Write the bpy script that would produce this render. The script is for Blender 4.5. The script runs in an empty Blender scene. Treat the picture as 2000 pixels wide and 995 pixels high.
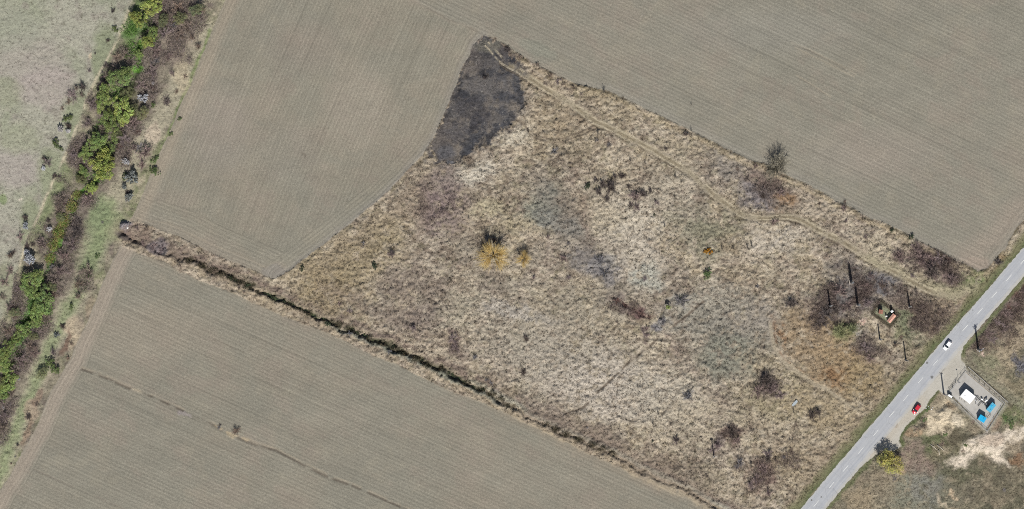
import bpy, math, random
import numpy as np
from mathutils import Vector, Matrix

S = 0.2                      # metres per map unit of the survey
def W(px, py):               # survey map coordinates -> metres on the ground
    return (px-1000.0)*S, (497.5-py)*S

scene = bpy.context.scene
# ---------------------------------------------------------------- camera
cam_d = bpy.data.cameras.new('survey_camera')
cam = bpy.data.objects.new('survey_camera', cam_d)
scene.collection.objects.link(cam)
CAM_H = 1500.0
cam.location = (0, 0, CAM_H)
cam.rotation_euler = (0, 0, 0)
cam_d.sensor_width = 36.0
cam_d.lens = 36.0*CAM_H/400.0
cam_d.clip_start = 5.0
cam_d.clip_end = 20000.0
scene.camera = cam
# ---------------------------------------------------------------- light
SUN_EL = 48.0
SUN_AZ = 172.5               # clockwise from +Y: from the south, a touch east
sv = Vector((math.sin(math.radians(SUN_AZ))*math.cos(math.radians(SUN_EL)),
             math.cos(math.radians(SUN_AZ))*math.cos(math.radians(SUN_EL)),
             math.sin(math.radians(SUN_EL))))
world = bpy.data.worlds.new('World'); scene.world = world
world.use_nodes = True
wn = world.node_tree.nodes; wl = world.node_tree.links
for n in list(wn): wn.remove(n)
wo = wn.new('ShaderNodeOutputWorld'); wb = wn.new('ShaderNodeBackground')
sky = wn.new('ShaderNodeTexSky'); sky.sky_type = 'NISHITA'; sky.sun_disc = False
sky.sun_elevation = math.radians(SUN_EL); sky.sun_rotation = math.radians(SUN_AZ)
sky.air_density = 1.0; sky.dust_density = 1.5
wb.inputs['Strength'].default_value = 0.065
wl.new(sky.outputs[0], wb.inputs['Color']); wl.new(wb.outputs[0], wo.inputs[0])
sd = bpy.data.lights.new('sun', 'SUN'); sd.energy = 5.0; sd.angle = math.radians(0.5)
sd.color = (1.0, 0.97, 0.925)
sun = bpy.data.objects.new('sun', sd); scene.collection.objects.link(sun)
sun.rotation_euler = sv.to_track_quat('Z', 'Y').to_euler()
sun.location = (0, -200, 300)
scene.view_settings.view_transform = 'Standard'
scene.view_settings.look = 'None'
scene.view_settings.exposure = 0.15
scene.view_settings.gamma = 1.0
scene.view_settings.use_curve_mapping = False
scene.render.engine = 'CYCLES'
scene.cycles.use_denoising = False
scene.cycles.pixel_filter_type = 'BLACKMAN_HARRIS'
scene.cycles.filter_width = 1.0
scene.cycles.max_bounces = 5
scene.cycles.diffuse_bounces = 2
scene.cycles.transparent_max_bounces = 6

# ---------------------------------------------------------------- helpers
COL = scene.collection
def link(o, parent=None):
    COL.objects.link(o)
    if parent is not None: o.parent = parent
    return o
def tag(o, label=None, cat=None, group=None, kind=None):
    if label: o['label'] = label
    if cat: o['category'] = cat
    if group: o['group'] = group
    if kind: o['kind'] = kind
    return o
def empty(name, loc, rz=0.0, scale=None):
    o = bpy.data.objects.new(name, None); COL.objects.link(o)
    o.location = loc; o.rotation_euler = (0, 0, rz); o.empty_display_size = 0.5
    if scale: o.scale = scale
    return o
SAT = 0.84
ALB = 0.74                   # seen brightness -> surface albedo
def lin(c):
    c = np.asarray(c, dtype=np.float64)/255.0
    L = c.mean(axis=-1, keepdims=True) if c.ndim else c
    c = L+(c-L)*SAT
    return np.where(c <= 0.04045, c/12.92, ((c+0.055)/1.055)**2.4)
def alb(r, g, b, k=None):
    v = lin((r, g, b))*(ALB if k is None else k)
    return (float(v[0]), float(v[1]), float(v[2]))

def np_mesh(name, verts, faces, mats=(), parent=None, colors=None, smooth=True, extra=None, cname='tint'):
    """verts (n,3), faces (m,k) constant k -> one mesh object"""
    verts = np.ascontiguousarray(verts, dtype=np.float32)
    faces = np.ascontiguousarray(faces, dtype=np.int32)
    me = bpy.data.meshes.new(name)
    m, k = faces.shape
    me.vertices.add(len(verts)); me.vertices.foreach_set('co', verts.ravel())
    me.loops.add(m*k); me.loops.foreach_set('vertex_index', faces.ravel())
    me.polygons.add(m)
    me.polygons.foreach_set('loop_start', np.arange(0, m*k, k, dtype=np.int32))
    me.polygons.foreach_set('loop_total', np.full(m, k, dtype=np.int32))
    me.update(calc_edges=True)
    me.polygons.foreach_set('use_smooth', np.full(m, smooth, dtype=bool))
    if colors is not None:
        a = me.color_attributes.new(cname, 'FLOAT_COLOR', 'POINT')
        c4 = np.ones((len(verts), 4), dtype=np.float32); c4[:, :3] = colors
        a.data.foreach_set('color', c4.ravel())
    if extra:
        for nm, arr in extra.items():
            a = me.attributes.new(nm, 'FLOAT_VECTOR', 'POINT')
            a.data.foreach_set('vector', np.ascontiguousarray(arr, dtype=np.float32).ravel())
    for mt in mats: me.materials.append(mt)
    o = bpy.data.objects.new(name, me)
    return link(o, parent)

# node helpers
class NT:
    def __init__(s, name):
        s.m = bpy.data.materials.new(name); s.m.use_nodes = True
        s.t = s.m.node_tree; s.t.nodes.clear()
        s.out = s.t.nodes.new('ShaderNodeOutputMaterial')
    def n(s, typ, **kw):
        nd = s.t.nodes.new(typ)
        for k, v in kw.items():
            if k.startswith('in_'):
                key = k[3:]
                key = int(key) if key.isdigit() else key.replace('_', ' ')
                nd.inputs[key].default_value = v
            else: setattr(nd, k, v)
        return nd
    def l(s, a, b): s.t.links.new(a, b)
    def math(s, op, a, b=None, c=None):
        nd = s.n('ShaderNodeMath', operation=op)
        for i, v in enumerate((a, b, c)):
            if v is None: continue
            if hasattr(v, 'is_linked') or hasattr(v, 'links'): s.l(v, nd.inputs[i])
            else: nd.inputs[i].default_value = v
        return nd.outputs[0]
    def mapr(s, v, a, b, c, d):
        nd = s.n('ShaderNodeMapRange'); s.l(v, nd.inputs[0])
        for i, x in enumerate((a, b, c, d)): nd.inputs[i+1].default_value = x
        return nd.outputs[0]
    def scalecol(s, col, fac):
        nd = s.n('ShaderNodeVectorMath', operation='SCALE')
        s.l(col, nd.inputs[0]); s.l(fac, nd.inputs['Scale']); return nd.outputs[0]
    def mix(s, fac, a, b, mode='MIX'):
        nd = s.n('ShaderNodeMix', data_type='RGBA', blend_type=mode)
        for key, v in ((0, fac), (6, a), (7, b)):
            if hasattr(v, 'links'): s.l(v, nd.inputs[key])
            else: nd.inputs[key].default_value = v if key == 0 else (*v[:3], 1.0)
        return nd.outputs[2]
    def noise(s, vec, scale, detail=4, rough=0.6, dist=0.0):
        nd = s.n('ShaderNodeTexNoise'); nd.inputs['Scale'].default_value = scale
        nd.inputs['Detail'].default_value = detail; nd.inputs['Roughness'].default_value = rough
        nd.inputs['Distortion'].default_value = dist
        if vec is not None: s.l(vec, nd.inputs['Vector'])
        return nd
    def bsdf(s, col, rough=0.9, spec=0.2, bump=None, bstr=0.5, bdist=0.1, metal=0.0):
        b = s.n('ShaderNodeBsdfPrincipled')
        if hasattr(col, 'links'): s.l(col, b.inputs['Base Color'])
        else: b.inputs['Base Color'].default_value = (*col[:3], 1)
        b.inputs['Roughness'].default_value = rough
        b.inputs['Specular IOR Level'].default_value = spec
        b.inputs['Metallic'].default_value = metal
        if bump is not None:
            bn = s.n('ShaderNodeBump'); bn.inputs['Strength'].default_value = bstr
            bn.inputs['Distance'].default_value = bdist
            s.l(bump, bn.inputs['Height']); s.l(bn.outputs[0], b.inputs['Normal'])
        s.l(b.outputs[0], s.out.inputs[0]); return b

def mat_paint(name, rgb, rough=0.5, spec=0.4, var=0.12, scale=3.0, metal=0.0, dirt=None):
    t = NT(name); g = t.n('ShaderNodeNewGeometry')
    ns = t.noise(g.outputs['Position'], scale, 5, 0.65)
    f = t.mapr(ns.outputs[0], 0.25, 0.75, 1.0-var, 1.0+var)
    rg = t.n('ShaderNodeRGB'); rg.outputs[0].default_value = (*rgb, 1)
    c = t.scalecol(rg.outputs[0], f)
    if dirt:
        n2 = t.noise(g.outputs['Position'], scale*0.4, 6, 0.7)
        c = t.mix(t.mapr(n2.outputs[0], 0.5, 0.72, 0, 0.7), c, dirt)
    t.bsdf(c, rough, spec, ns.outputs[0], 0.15, 0.02, metal)
    return t.m
# ================================================================= THE GROUND
rng = np.random.default_rng(7)
GX0, GX1, GY0, GY1, GS = -264.0, 264.0, -150.0, 150.0, 0.4
gx = np.arange(GX0, GX1+1e-6, GS, dtype=np.float32); gy = np.arange(GY0, GY1+1e-6, GS, dtype=np.float32)
NX, NY = len(gx), len(gy)
X, Y = np.meshgrid(gx, gy)
PX = X/S+1000.0; PY = 497.5-Y/S

def vnoise(x, y, cell, seed):
    """smooth value noise, 0..1"""
    r = np.random.default_rng(seed)
    T = r.random((256, 256), dtype=np.float32)
    u = x/cell+1000.3; v = y/cell+1000.7
    iu = np.floor(u).astype(np.int32); iv = np.floor(v).astype(np.int32)
    fu = u-iu; fv = v-iv
    fu = fu*fu*(3-2*fu); fv = fv*fv*(3-2*fv)
    a = T[iv & 255, iu & 255]; b = T[iv & 255, (iu+1) & 255]
    c = T[(iv+1) & 255, iu & 255]; d = T[(iv+1) & 255, (iu+1) & 255]
    return (a+(b-a)*fu)*(1-fv)+(c+(d-c)*fu)*fv
def fbm(x, y, cell, seed, octs=4, rough=0.55):
    s = 0; amp = 1; tot = 0
    for i in range(octs):
        ca, sa = math.cos(i*1.1), math.sin(i*1.1)
        s = s+amp*vnoise(x*ca-y*sa, x*sa+y*ca, cell/2**i, seed+i*17); tot += amp; amp *= rough
    return s/tot
N4 = fbm(X, Y, 4.0, 11, 4)          # patchiness at several sizes
N12 = fbm(X, Y, 12.0, 23, 4)
N35 = fbm(X, Y, 35.0, 31, 4)
N1 = fbm(X, Y, 1.3, 41, 2, 0.7)
WXp = PX+(fbm(X, Y, 5.0, 51, 4, 0.65)-0.5)*22   # warped map coordinates for natural edges
WYp = PY+(fbm(X, Y, 5.0, 61, 4, 0.65)-0.5)*22

def bbox(pts, m):
    p = np.asarray(pts, float)
    x0, x1 = p[:, 0].min()-m, p[:, 0].max()+m; y0, y1 = p[:, 1].min()-m, p[:, 1].max()+m
    i0 = int(np.clip(((x0-1000)*S-GX0)/GS, 0, NX-1)); i1 = int(np.clip(((x1-1000)*S-GX0)/GS+2, 1, NX))
    j0 = int(np.clip(((497.5-y1)*S-GY0)/GS, 0, NY-1)); j1 = int(np.clip(((497.5-y0)*S-GY0)/GS+2, 1, NY))
    return (slice(j0, max(j1, j0+1)), slice(i0, max(i1, i0+1)))
def seg_dist(px, py, pts, closed=False):
    p = [tuple(map(float, q)) for q in pts]
    d = np.full(px.shape, 1e9, dtype=np.float32); side = np.zeros(px.shape, np.float32); along = np.zeros(px.shape, np.float32)
    L = 0.0
    for a, b in zip(p, p[1:]+(p[:1] if closed else [])):
        dx, dy = b[0]-a[0], b[1]-a[1]; l2 = dx*dx+dy*dy
        if l2 == 0: continue
        t = np.clip(((px-a[0])*dx+(py-a[1])*dy)/l2, 0, 1)
        ex = px-(a[0]+t*dx); ey = py-(a[1]+t*dy)
        dd = ex*ex+ey*ey; m = dd < d
        d = np.where(m, dd, d)
        side = np.where(m, dx*ey-dy*ex, side)
        along = np.where(m, L+t*math.sqrt(l2), along)
        L += math.sqrt(l2)
    return np.sqrt(d), side, along
def inside(px, py, pts):
    r = np.zeros(px.shape, bool); n = len(pts)
    for i in range(n):
        x1, y1 = pts[i]; x2, y2 = pts[(i+1) % n]
        if y1 == y2: continue
        c = ((y1 > py) != (y2 > py)) & (px < (x2-x1)*(py-y1)/(y2-y1)+x1)
        r ^= c
    return r
COLR = np.zeros((NY, NX, 3), np.float32)
H = np.zeros((NY, NX), np.float32)
def lay(sl, col, a):
    COLR[sl] += (np.asarray(col, np.float32)-COLR[sl])*a[..., None]
def poly(pts, col, a=1.0, feather=3.0, warp=1.0, gran=False):
    sl = bbox(pts, feather+14)
    px = PX[sl]+(WXp[sl]-PX[sl])*warp; py = PY[sl]+(WYp[sl]-PY[sl])*warp
    d, _, _ = seg_dist(px, py, pts, True); ins = inside(px, py, pts)
    sdv = np.where(ins, -d, d)
    w = np.clip(0.5-sdv/max(feather, 1e-3), 0, 1)*a
    if gran: w = w*np.clip((GR[sl]-.30)*6, .4, 1.0)
    lay(sl, lin(col)*ALB, w); return sl, w
def stroke(pts, width, col, a=1.0, feather=2.0, warp=0.15, broken=0.0, seed=5, dh=0.0):
    sl = bbox(pts, width+feather+6)
    px = PX[sl]+(WXp[sl]-PX[sl])*warp; py = PY[sl]+(WYp[sl]-PY[sl])*warp
    d, _, _ = seg_dist(px, py, pts)
    w = np.clip((width*0.5+feather*0.5-d)/feather, 0, 1)*a
    if broken: w = w*np.clip((fbm(X[sl], Y[sl], 3.0, seed, 3)-0.5)*6+1-broken, 0, 1)
    if col is not None: lay(sl, lin(col)*ALB, w)
    if dh: H[sl] += dh*w
    return sl, w
GR = fbm(X, Y, 2.4, 601, 4, .75)
def blob(x, y, rx, ry, col, a=1.0, soft=0.6, warp=1.0, rot=0.0, gran=False):
    m = max(rx, ry)*1.6+12
    sl = bbox([(x, y)], m)
    px = PX[sl]+(WXp[sl]-PX[sl])*warp-x; py = PY[sl]+(WYp[sl]-PY[sl])*warp-y
    c, s_ = math.cos(math.radians(rot)), math.sin(math.radians(rot))
    u = (px*c+py*s_)/rx; v = (-px*s_+py*c)/ry
    r = np.sqrt(u*u+v*v)
    w = np.clip((1.0+soft*0.5-r)/soft, 0, 1); w = w*w*(3-2*w)*a
    if gran: w = w*np.clip((GR[sl]-.30)*5.5, .25, 1.0)
    lay(sl, lin(col)*ALB, w); return sl, w
def tintnoise(mask, nz, lo, hi, col, a):
    w = np.clip((nz-lo)/(hi-lo), 0, 1)*a*mask
    COLR[:] += (lin(col).astype(np.float32)*ALB-COLR)*w[..., None]

# --- outlines, in map coordinates
PATH_W = [(330,-260),(282,-80),(257,7),(245,36),(232,70),(219,99),(202,133),(186,159),(169,196),(159,225),(143,265),(126,305),(116,335),(99,362),(84,400),(74,423),(60,450),(50,478),(41,512),(34,530),(27,548),(26,565),(25,584),(16,602),(6,619),(-15,640),(-80,700),(-330,900)]
F1_WEST = [(255,430),(265,410),(290,350),(318,285),(330,262),(350,210),(380,150),(400,95),(440,0),(482,-100)]
DITCH_N = [(255,428),(275,436),(304,447),(330,456),(357,465),(396,486),(435,504),(487,525),(527,542)]
F1_EAST = [(545,541),(562,531),(600,502),(640,472),(690,431),(740,391),(790,341),(825,301),(833,288),(845,272),(865,228),(885,182),(905,126),(916,110),(925,88),(937,74),(945,70)]
F2_S = [(945,70),(960,72),(975,82),(1010,103),(1060,133),(1100,153),(1130,167),(1190,179),(1236,202),(1281,223),(1326,244),(1356,259),(1401,283),(1430,297),(1462,312),(1490,320),(1543,344),(1596,370),(1631,393),(1666,407),(1700,427),(1751,447),(1776,460),(1795,471),(1834,490),(1862,507),(1891,520),(1908,531),(1927,526),(1944,506),(1967,480),(1986,446),(2004,425),(2040,385),(2320,70)]
DITCH_S = [(237,480),(278,499),(325,513),(346,528),(383,545),(422,560),(474,581),(513,600),(553,619),(593,632),(643,651),(686,672),(731,696),(774,712),(811,732),(861,755),(899,771),(938,785),(977,801),(1028,827),(1079,850),(1118,871),(1156,889),(1195,906),(1233,925),(1283,938),(1327,960),(1378,988),(1420,1010),(1500,1050),(1820,1260)]
F3_WEST = [(237,480),(225,500),(205,545),(190,580),(172,625),(150,668),(140,700),(130,715),(100,765),(85,800),(70,835),(45,880),(22,925),(0,955),(-60,1080),(-130,1260)]
DITCH = [(238,452),(252,462),(265,469),(290,480),(320,491),(345,500),(370,508),(395,519),(414,528),(432,535),(451,543),(470,551),(487,559),(508,570),(527,580),(546,588),(566,594),(585,603),(605,612),(623,620),(642,627),(660,634),(683,643),(700,652),(721,660),(747,671),(773,680),(790,690),(811,701),(835,712),(861,723),(886,735),(912,748),(938,760),(960,770),(977,781),(996,793),(1015,804),(1040,817),(1066,828),(1086,838),(1105,848),(1130,859),(1156,869),(1176,878),(1195,886),(1220,900),(1246,914),(1272,927),(1300,940),(1327,953),(1365,970),(1393,986),(1412,997),(1470,1030),(1850,1290)]
CREEK = [(310,-260),(295,-60),(288,0),(284,40),(277,80),(271,112),(268,134),(258,160),(248,200),(238,240),(222,285),(205,320),(182,355),(160,375),(149,385),(143,408),(134,430),(126,449),(119,468),(113,486),(104,502),(94,520),(84,548),(72,580),(58,612),(50,640),(38,668),(26,700),(14,735),(2,768),(-14,810),(-80,960),(-160,1260)]
ROAD_C = [(1370,1260),(1500,1098),(1594,984),(1624,948),(1651,915),(1682,881),(1710,845),(1742,810),(1769,777),(1798,743),(1827,709),(1855,675),(1885,641),(1914,608),(1942,576),(1971,543),(1998,510),(2090,405),(2200,280),(2320,142)]
TRACK = [(951,86),(966,104),(981,119),(996,129),(1011,137),(1041,158),(1071,177),(1095,191),(1116,204),(1140,221),(1162,237),(1182,246),(1200,255),(1225,268),(1251,281),(1275,293),(1296,306),(1320,320),(1341,334),(1357,347),(1371,361),(1386,374),(1401,386),(1425,405),(1437,413),(1450,420),(1469,426),(1486,427),(1504,426),(1524,424),(1543,424),(1562,429),(1580,439),(1596,449),(1613,457),(1631,465),(1650,475),(1666,486),(1692,502),(1718,517),(1745,531),(1771,546),(1790,556),(1810,566),(1827,573),(1844,578),(1862,579),(1882,574)]
LAYBY = [(1889,655),(1884,665),(1881,680),(1876,695),(1876,703),(1886,714),(1886,727),(1858,766),(1848,771),(1840,770),(1832,762),(1826,770),(1816,780),(1806,800),(1790,812),(1772,830),(1758,853),(1755,862),(1760,872),(1748,880),(1722,880),(1704,896),(1690,905),(1675,915)]
YARD = [(1885,727),(1959,789),(1926,838),(1854,768)]
BURNT = [(938,80),(950,68),(962,76),(972,86),(985,100),(1000,110),(1017,137),(1020,165),(1016,180),(1022,205),(1010,225),(998,240),(990,252),(965,262),(955,290),(945,285),(925,292),(905,305),(893,325),(872,328),(850,318),(834,306),(838,288),(845,272),(865,228),(885,182),(905,126),(920,92)]
F1 = F1_WEST+[(605,-100),(805,0),(870,34)]+F1_EAST[::-1]+[(538,545)]+DITCH_N[::-1]
F2 = F2_S+[(2340,-260),(545,-260),(482,-100),(605,-100),(805,0),(870,34)]
F3 = F3_WEST+[(1820,1280)]+DITCH_S[::-1]
PAST = PATH_W+[(-340,900),(-340,-270)]

# --- classes:  0 meadow 1 pasture 2 creek 3 4 5 crops 6 burnt 7 rough (beyond the road) 8 gravel
CLS = np.zeros((NY, NX), np.int8)
JX = PX+(WXp-PX)*0.25; JY = PY+(WYp-PY)*0.25
_, rs, _ = seg_dist(PX, PY, ROAD_C); CLS[rs > 0] = 7
creek_poly = PATH_W+[(-360,1300)]+F3_WEST[::-1]+F1_WEST+[(540,-270)]
CLS[inside(JX, JY, creek_poly)] = 2
CLS[inside(JX, JY, PAST)] = 1
CLS[inside(JX, JY, F1)] = 3
CLS[inside(JX, JY, F2)] = 4
CLS[inside(JX, JY, F3)] = 5
BX = PX+(WXp-PX)*1.3+(GR-.5)*26; BY = PY+(WYp-PY)*1.3+(fbm(X, Y, 2.2, 611, 3, .7)-.5)*26
CLS[inside(BX, BY, BURNT) & (CLS == 0)] = 6
CLS[inside(JX, JY, LAYBY)] = 8
M = {k: (CLS == k) for k in range(9)}

# --- base colours
NF = fbm(X+.35*Y, Y, 9.0, 501, 4, .6); NF2 = fbm(X, Y, 6.0, 511, 3, .6)
base = {0:(171,158,135), 1:(168,165,145), 2:(142,134,112), 3:(149,144,129), 4:(148,144,131), 5:(147,142,128), 6:(88,85,85), 7:(130,123,100), 8:(190,184,170)}
for k, c in base.items(): COLR[M[k]] = lin(c)*ALB
# pasture: green flushes, mauve thatch
tintnoise(M[1], N12, .5, .72, (146,152,122), .6)
tintnoise(M[1], N35, .52, .7, (168,160,148), .4)
tintnoise(M[1], N4, .58, .75, (150,140,128), .6)
tintnoise(M[1], N1, .66, .85, (112,108,92), .7)
# creek belt
tintnoise(M[2], N4, .5, .7, (112,98,92), .75)
tintnoise(M[2], N12, .5, .68, (120,134,82), .5)
tintnoise(M[2], 1-N4, .55, .7, (172,160,136), .5)
# crops: broad soil tone drifts
for k in (3, 4, 5):
    tintnoise(M[k], N35, .48, .7, (145,142,129), .7)
    tintnoise(M[k], 1-N35, .5, .7, (153,145,130), .6)
    tintnoise(M[k], NF, .52, .68, (143,141,128), .45)
    tintnoise(M[k], 1-NF, .54, .70, (154,143,130), .4)
    tintnoise(M[k], NF2, .58, .74, (157,151,134), .35)
# meadow: straw, grey, brown
tintnoise(M[0], N35, .46, .62, (184,171,153), .85)
tintnoise(M[0], NF2, .54, .68, (146,140,122), .6)
tintnoise(M[0], 1-NF, .56, .70, (142,124,112), .6)
tintnoise(M[0], NF, .56, .70, (188,172,136), .5)
tintnoise(M[0], 1-N35, .52, .68, (160,146,120), .7)
tintnoise(M[0], N12, .52, .7, (150,140,124), .55)
tintnoise(M[0], 1-N12, .52, .72, (190,176,150), .6)
tintnoise(M[0], N4, .6, .78, (126,112,98), .6)
tintnoise(M[0], 1-N4, .6, .75, (200,188,166), .5)
NA = fbm(X, Y, 1.7, 401, 3, .7); NB = fbm(X, Y, 2.6, 411, 3, .7)
tintnoise(M[0], NA, .52, .70, (208,196,172), .5)
tintnoise(M[0], 1-NA, .54, .68, (124,110,94), .6)
tintnoise(M[0], NB, .6, .75, (140,134,104), .45)
COLR[M[0]] *= np.array([.95, .925, .90], np.float32)
# burnt
tintnoise(M[6], N4, .5, .64, (62,61,62), .85)
tintnoise(M[6], 1-N4, .50, .62, (126,116,104), .8)
tintnoise(M[6], NF2, .55, .66, (54,54,58), .8)
tintnoise(M[6], 1-NA, .56, .68, (138,126,110), .55)
tintnoise(M[6], GR, .55, .7, (114,109,104), .6)
tintnoise(M[6], 1-N12, .54, .66, (106,98,92), .6)
tintnoise(M[6], N12, .55, .75, (80,82,88), .6)
COLR[M[6]] *= .84
# rough ground
tintnoise(M[7], N12, .48, .66, (104,104,82), .75)
tintnoise(M[7], 1-N12, .5, .7, (160,146,122), .7)
tintnoise(M[7], N4, .56, .74, (98,92,82), .6)
tintnoise(M[7], NA, .52, .68, (186,170,140), .55)
tintnoise(M[7], 1-NA, .54, .68, (90,86,70), .5)
tintnoise(M[7], NF2, .56, .70, (168,150,124), .55)
tintnoise(M[2], NA, .54, .70, (186,172,146), .4)
tintnoise(M[8], N4, .5, .75, (176,168,152), .6)

def only(mask_keys, fn):
    """run a painter but keep it inside some classes"""
    keep = COLR.copy(); fn(); m = np.isin(CLS, mask_keys)
    COLR[~m] = keep[~m]

# pasture margin beside the path
def g_past():
    for (x, y, rx, ry, c, a) in [(205,110,26,60,(132,142,104),.7),(150,230,24,60,(134,144,104),.6),(100,340,26,50,(140,148,110),.6),(60,440,20,60,(138,146,108),.6),(10,560,20,50,(146,148,112),.5),
        (60,120,70,50,(168,158,146),.6),(90,170,60,40,(172,158,150),.6),(30,330,50,40,(170,158,150),.6),(20,60,60,40,(160,160,140),.6),(175,108,4,4,(205,188,158),.9),(40,391,3,3,(214,200,180),1),
        (10,180,40,30,(150,152,122),.5),(40,270,40,30,(152,156,124),.5),(8,390,10,8,(130,150,92),.7)]:
        blob(x, y, rx, ry, c, a)
only([1], g_past)
def g_creek():
    stroke([(335,-100),(318,0),(300,60),(285,120),(262,200),(235,280),(200,345),(165,400),(140,470),(115,540),(90,610),(62,690),(30,760),(0,830)], 95, (112,101,92), .6, 50, 1)
    stroke([(272,0),(262,40),(255,80)], 26, (108,132,74), .75, 16, 1)
    stroke([(243,10),(228,60),(215,100),(200,145)], 20, (124,138,92), .7, 12, 1)
    stroke([(120,330),(100,380),(70,450)], 26, (130,142,98), .7, 14, 1)
    # pale grassy swath on the east bank
    sw = [(400,60),(385,100),(345,170),(330,210),(310,240),(290,270),(262,310),(245,360),(222,395),(205,430),(190,475),(170,530),(150,580),(128,610),(108,660),(88,700),(62,760),(40,810),(22,860),(5,910),(-20,960)]
    stroke(sw, 40, (168,160,134), .85, 14, 1)
    stroke(sw[8:], 22, (140,150,108), .85, 14, 1)
    stroke([(410,60),(398,95),(385,125),(352,205),(330,262),(300,330)], 6, (116,134,78), .8, 5, .5)
    stroke([(200,400),(185,440),(196,470),(170,520)], 36, (132,144,102), .7, 16, 1)
    blob(225,440,26,30,(140,150,106),.75); blob(196,420,22,26,(132,146,104),.7)
    blob(355,150,16,40,(182,168,138),.8); blob(345,80,40,40,(150,136,120),.6); blob(335,40,30,36,(146,128,118),.6)
    blob(145,640,16,20,(176,160,134),.8); blob(140,650,12,30,(188,170,140),.7); blob(62,800,14,24,(170,150,126),.8,rot=20)
    blob(75,775,10,20,(142,120,102),.8,rot=25); blob(132,668,5,26,(124,100,84),.85,rot=15); blob(50,845,6,26,(150,128,106),.8,rot=25)
    blob(175,600,10,24,(150,132,112),.7,rot=20)
    blob(300,262,12,22,(196,178,154),.7)
only([2], g_creek)
# creek bed: bright duckweed and moss, tan reed fringe
stroke(CREEK, 9, (92,112,66), .7, 6, .4)
stroke([(277,82),(272,112),(268,136)], 10, (120,168,70), .95, 4, .3)
blob(268,136,9,8,(116,172,66),.95); blob(258,60,20,14,(104,140,74),.6)
stroke([(158,376),(146,408),(132,432),(122,455),(110,480),(96,512)], 9, (112,158,62), .95, 5, .5)
stroke([(148,384),(136,410),(122,434),(112,458),(101,484)], 9, (176,160,98), .8, 5, .7)
stroke([(62,590),(56,612),(52,640)], 12, (100,158,66), .9, 8, .6)
blob(38,666,10,14,(110,156,84),.8)
# the pasture path
stroke(PATH_W, 9, (160,158,130), .5, 8, .3)
stroke(PATH_W, 4.4, (196,184,154), .95, 3, .35, broken=.05)
stroke([(262,8),(250,50),(238,60),(230,78)], 3.5, (188,176,146), .8, 3, .5)

# crops: headlands, turning lines, furrow drains
def g_crop():
    stroke([(805,0),(870,34),(945,70)], 5, (172,162,146), .45, 6, .4)
    stroke([(640,-60),(805,0),(870,34),(930,62)], 2, (140,132,120), .4, 3, .3)
    stroke(F1_EAST, 16, (150,146,138), .6, 14, .3); stroke(F1_EAST[:10], 6, (140,136,130), .5, 5, .3)
    stroke(F1_EAST[3:11], 2.5, (178,170,156), .5, 3, .2)
    stroke(DITCH_N, 40, (158,148,134), .5, 30, .6)
    stroke([(268,428),(330,438),(420,480),(500,512),(535,530)], 3, (174,160,140), .3, 3, .3)
    blob(540,532,26,14,(142,138,132),.6)
    stroke([(x+14,y) for x,y in F1_WEST[:-1]], 22, (168,156,138), .6, 14, .4)
    # strip along the western edge of the lower crop
    stroke([(x+15,y+2) for x,y in F3_WEST], 26, (166,155,141), .85, 12, .3)
    for off, c in ((5,(178,164,146)),(11,(150,139,126)),(17,(176,163,146)),(24,(150,141,128))):
        stroke([(x+off,y+1) for x,y in F3_WEST], 2, c, .5, 2.5, .15, broken=.2)
    fur = [(158,721),(185,730),(215,742),(245,756),(268,765),(300,776),(340,795),(380,812),(405,825),(430,838),(470,858),(500,870),(540,880),(590,908),(640,932),(690,950),(740,972),(790,994),(900,1040)]
    stroke(fur, 4.0, (98,88,78), .95, 3, .06, broken=.05, dh=-.16)
    stroke([(x+2,y-4) for x,y in fur], 2.2, (176,163,142), .6, 2.5, .1, broken=.3)
    stroke([(x-1,y+6) for x,y in fur], 10, (146,142,128), .4, 8, .4)
    stroke([(68,918),(100,932),(150,955),(210,980),(260,1003)], 3, (124,116,106), .6, 3, .2, broken=.25, dh=-.06)
    stroke([(415,662),(450,678),(475,688)], 1.5, (112,102,92), .6, 2, .2)
    blob(428,835,8,3,(186,170,142),.7,rot=25); blob(448,850,13,4,(188,172,142),.75,rot=25); blob(478,860,8,3,(184,168,138),.6,rot=20)
    blob(358,806,16,4,(166,156,160),.5,rot=28); blob(268,760,10,3,(196,182,156),.6,rot=24)
    # wheel lines in the north-east crop
    stroke([(1545,83),(1580,97),(1620,117),(1650,132),(1672,146)], 1.8, (184,174,154), .7, 1.8, .1)
    stroke([(1552,93),(1580,107),(1612,122),(1640,136),(1668,150)], 1.6, (192,180,158), .8, 1.8, .1)
    stroke([(1548,88),(1582,101),(1618,119),(1650,135)], 2, (116,108,96), .7, 1.6, .1, dh=-.05)
    stroke([(1556,148),(1580,162),(1604,178),(1622,190)], 1.8, (188,176,154), .6, 2, .1)
    stroke([(1560,153),(1590,171),(1610,184)], 1.8, (112,104,94), .6, 1.8, .1)
    stroke([(x+4,y-5) for x,y in F2_S[6:33]], 14, (152,148,138), .5, 10, .3)
    stroke([(1880,505),(1940,470),(1975,430),(2000,400)], 40, (168,154,140), .5, 30, .8)
    blob(1905,515,26,14,(170,154,140),.6); blob(1050,95,40,12,(146,148,134),.6,rot=25); blob(592,305,4,5,(112,100,88),.8)
    blob(960,74,8,5,(132,118,104),.85)
    for (x, y, rx, ry, c) in [(600,90,70,50,(152,142,130)),(560,300,60,60,(150,146,134)),(430,250,60,80,(158,150,140)),(700,200,60,80,(164,156,142)),(1500,60,160,40,(152,150,140)),(1700,300,120,50,(164,154,142)),(700,800,120,40,(152,148,134)),(300,650,120,50,(162,152,136)),(1050,930,120,40,(152,148,134))]:
        blob(x, y, rx, ry, c, .45, 1.0)
only([3, 4, 5], g_crop)
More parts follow.
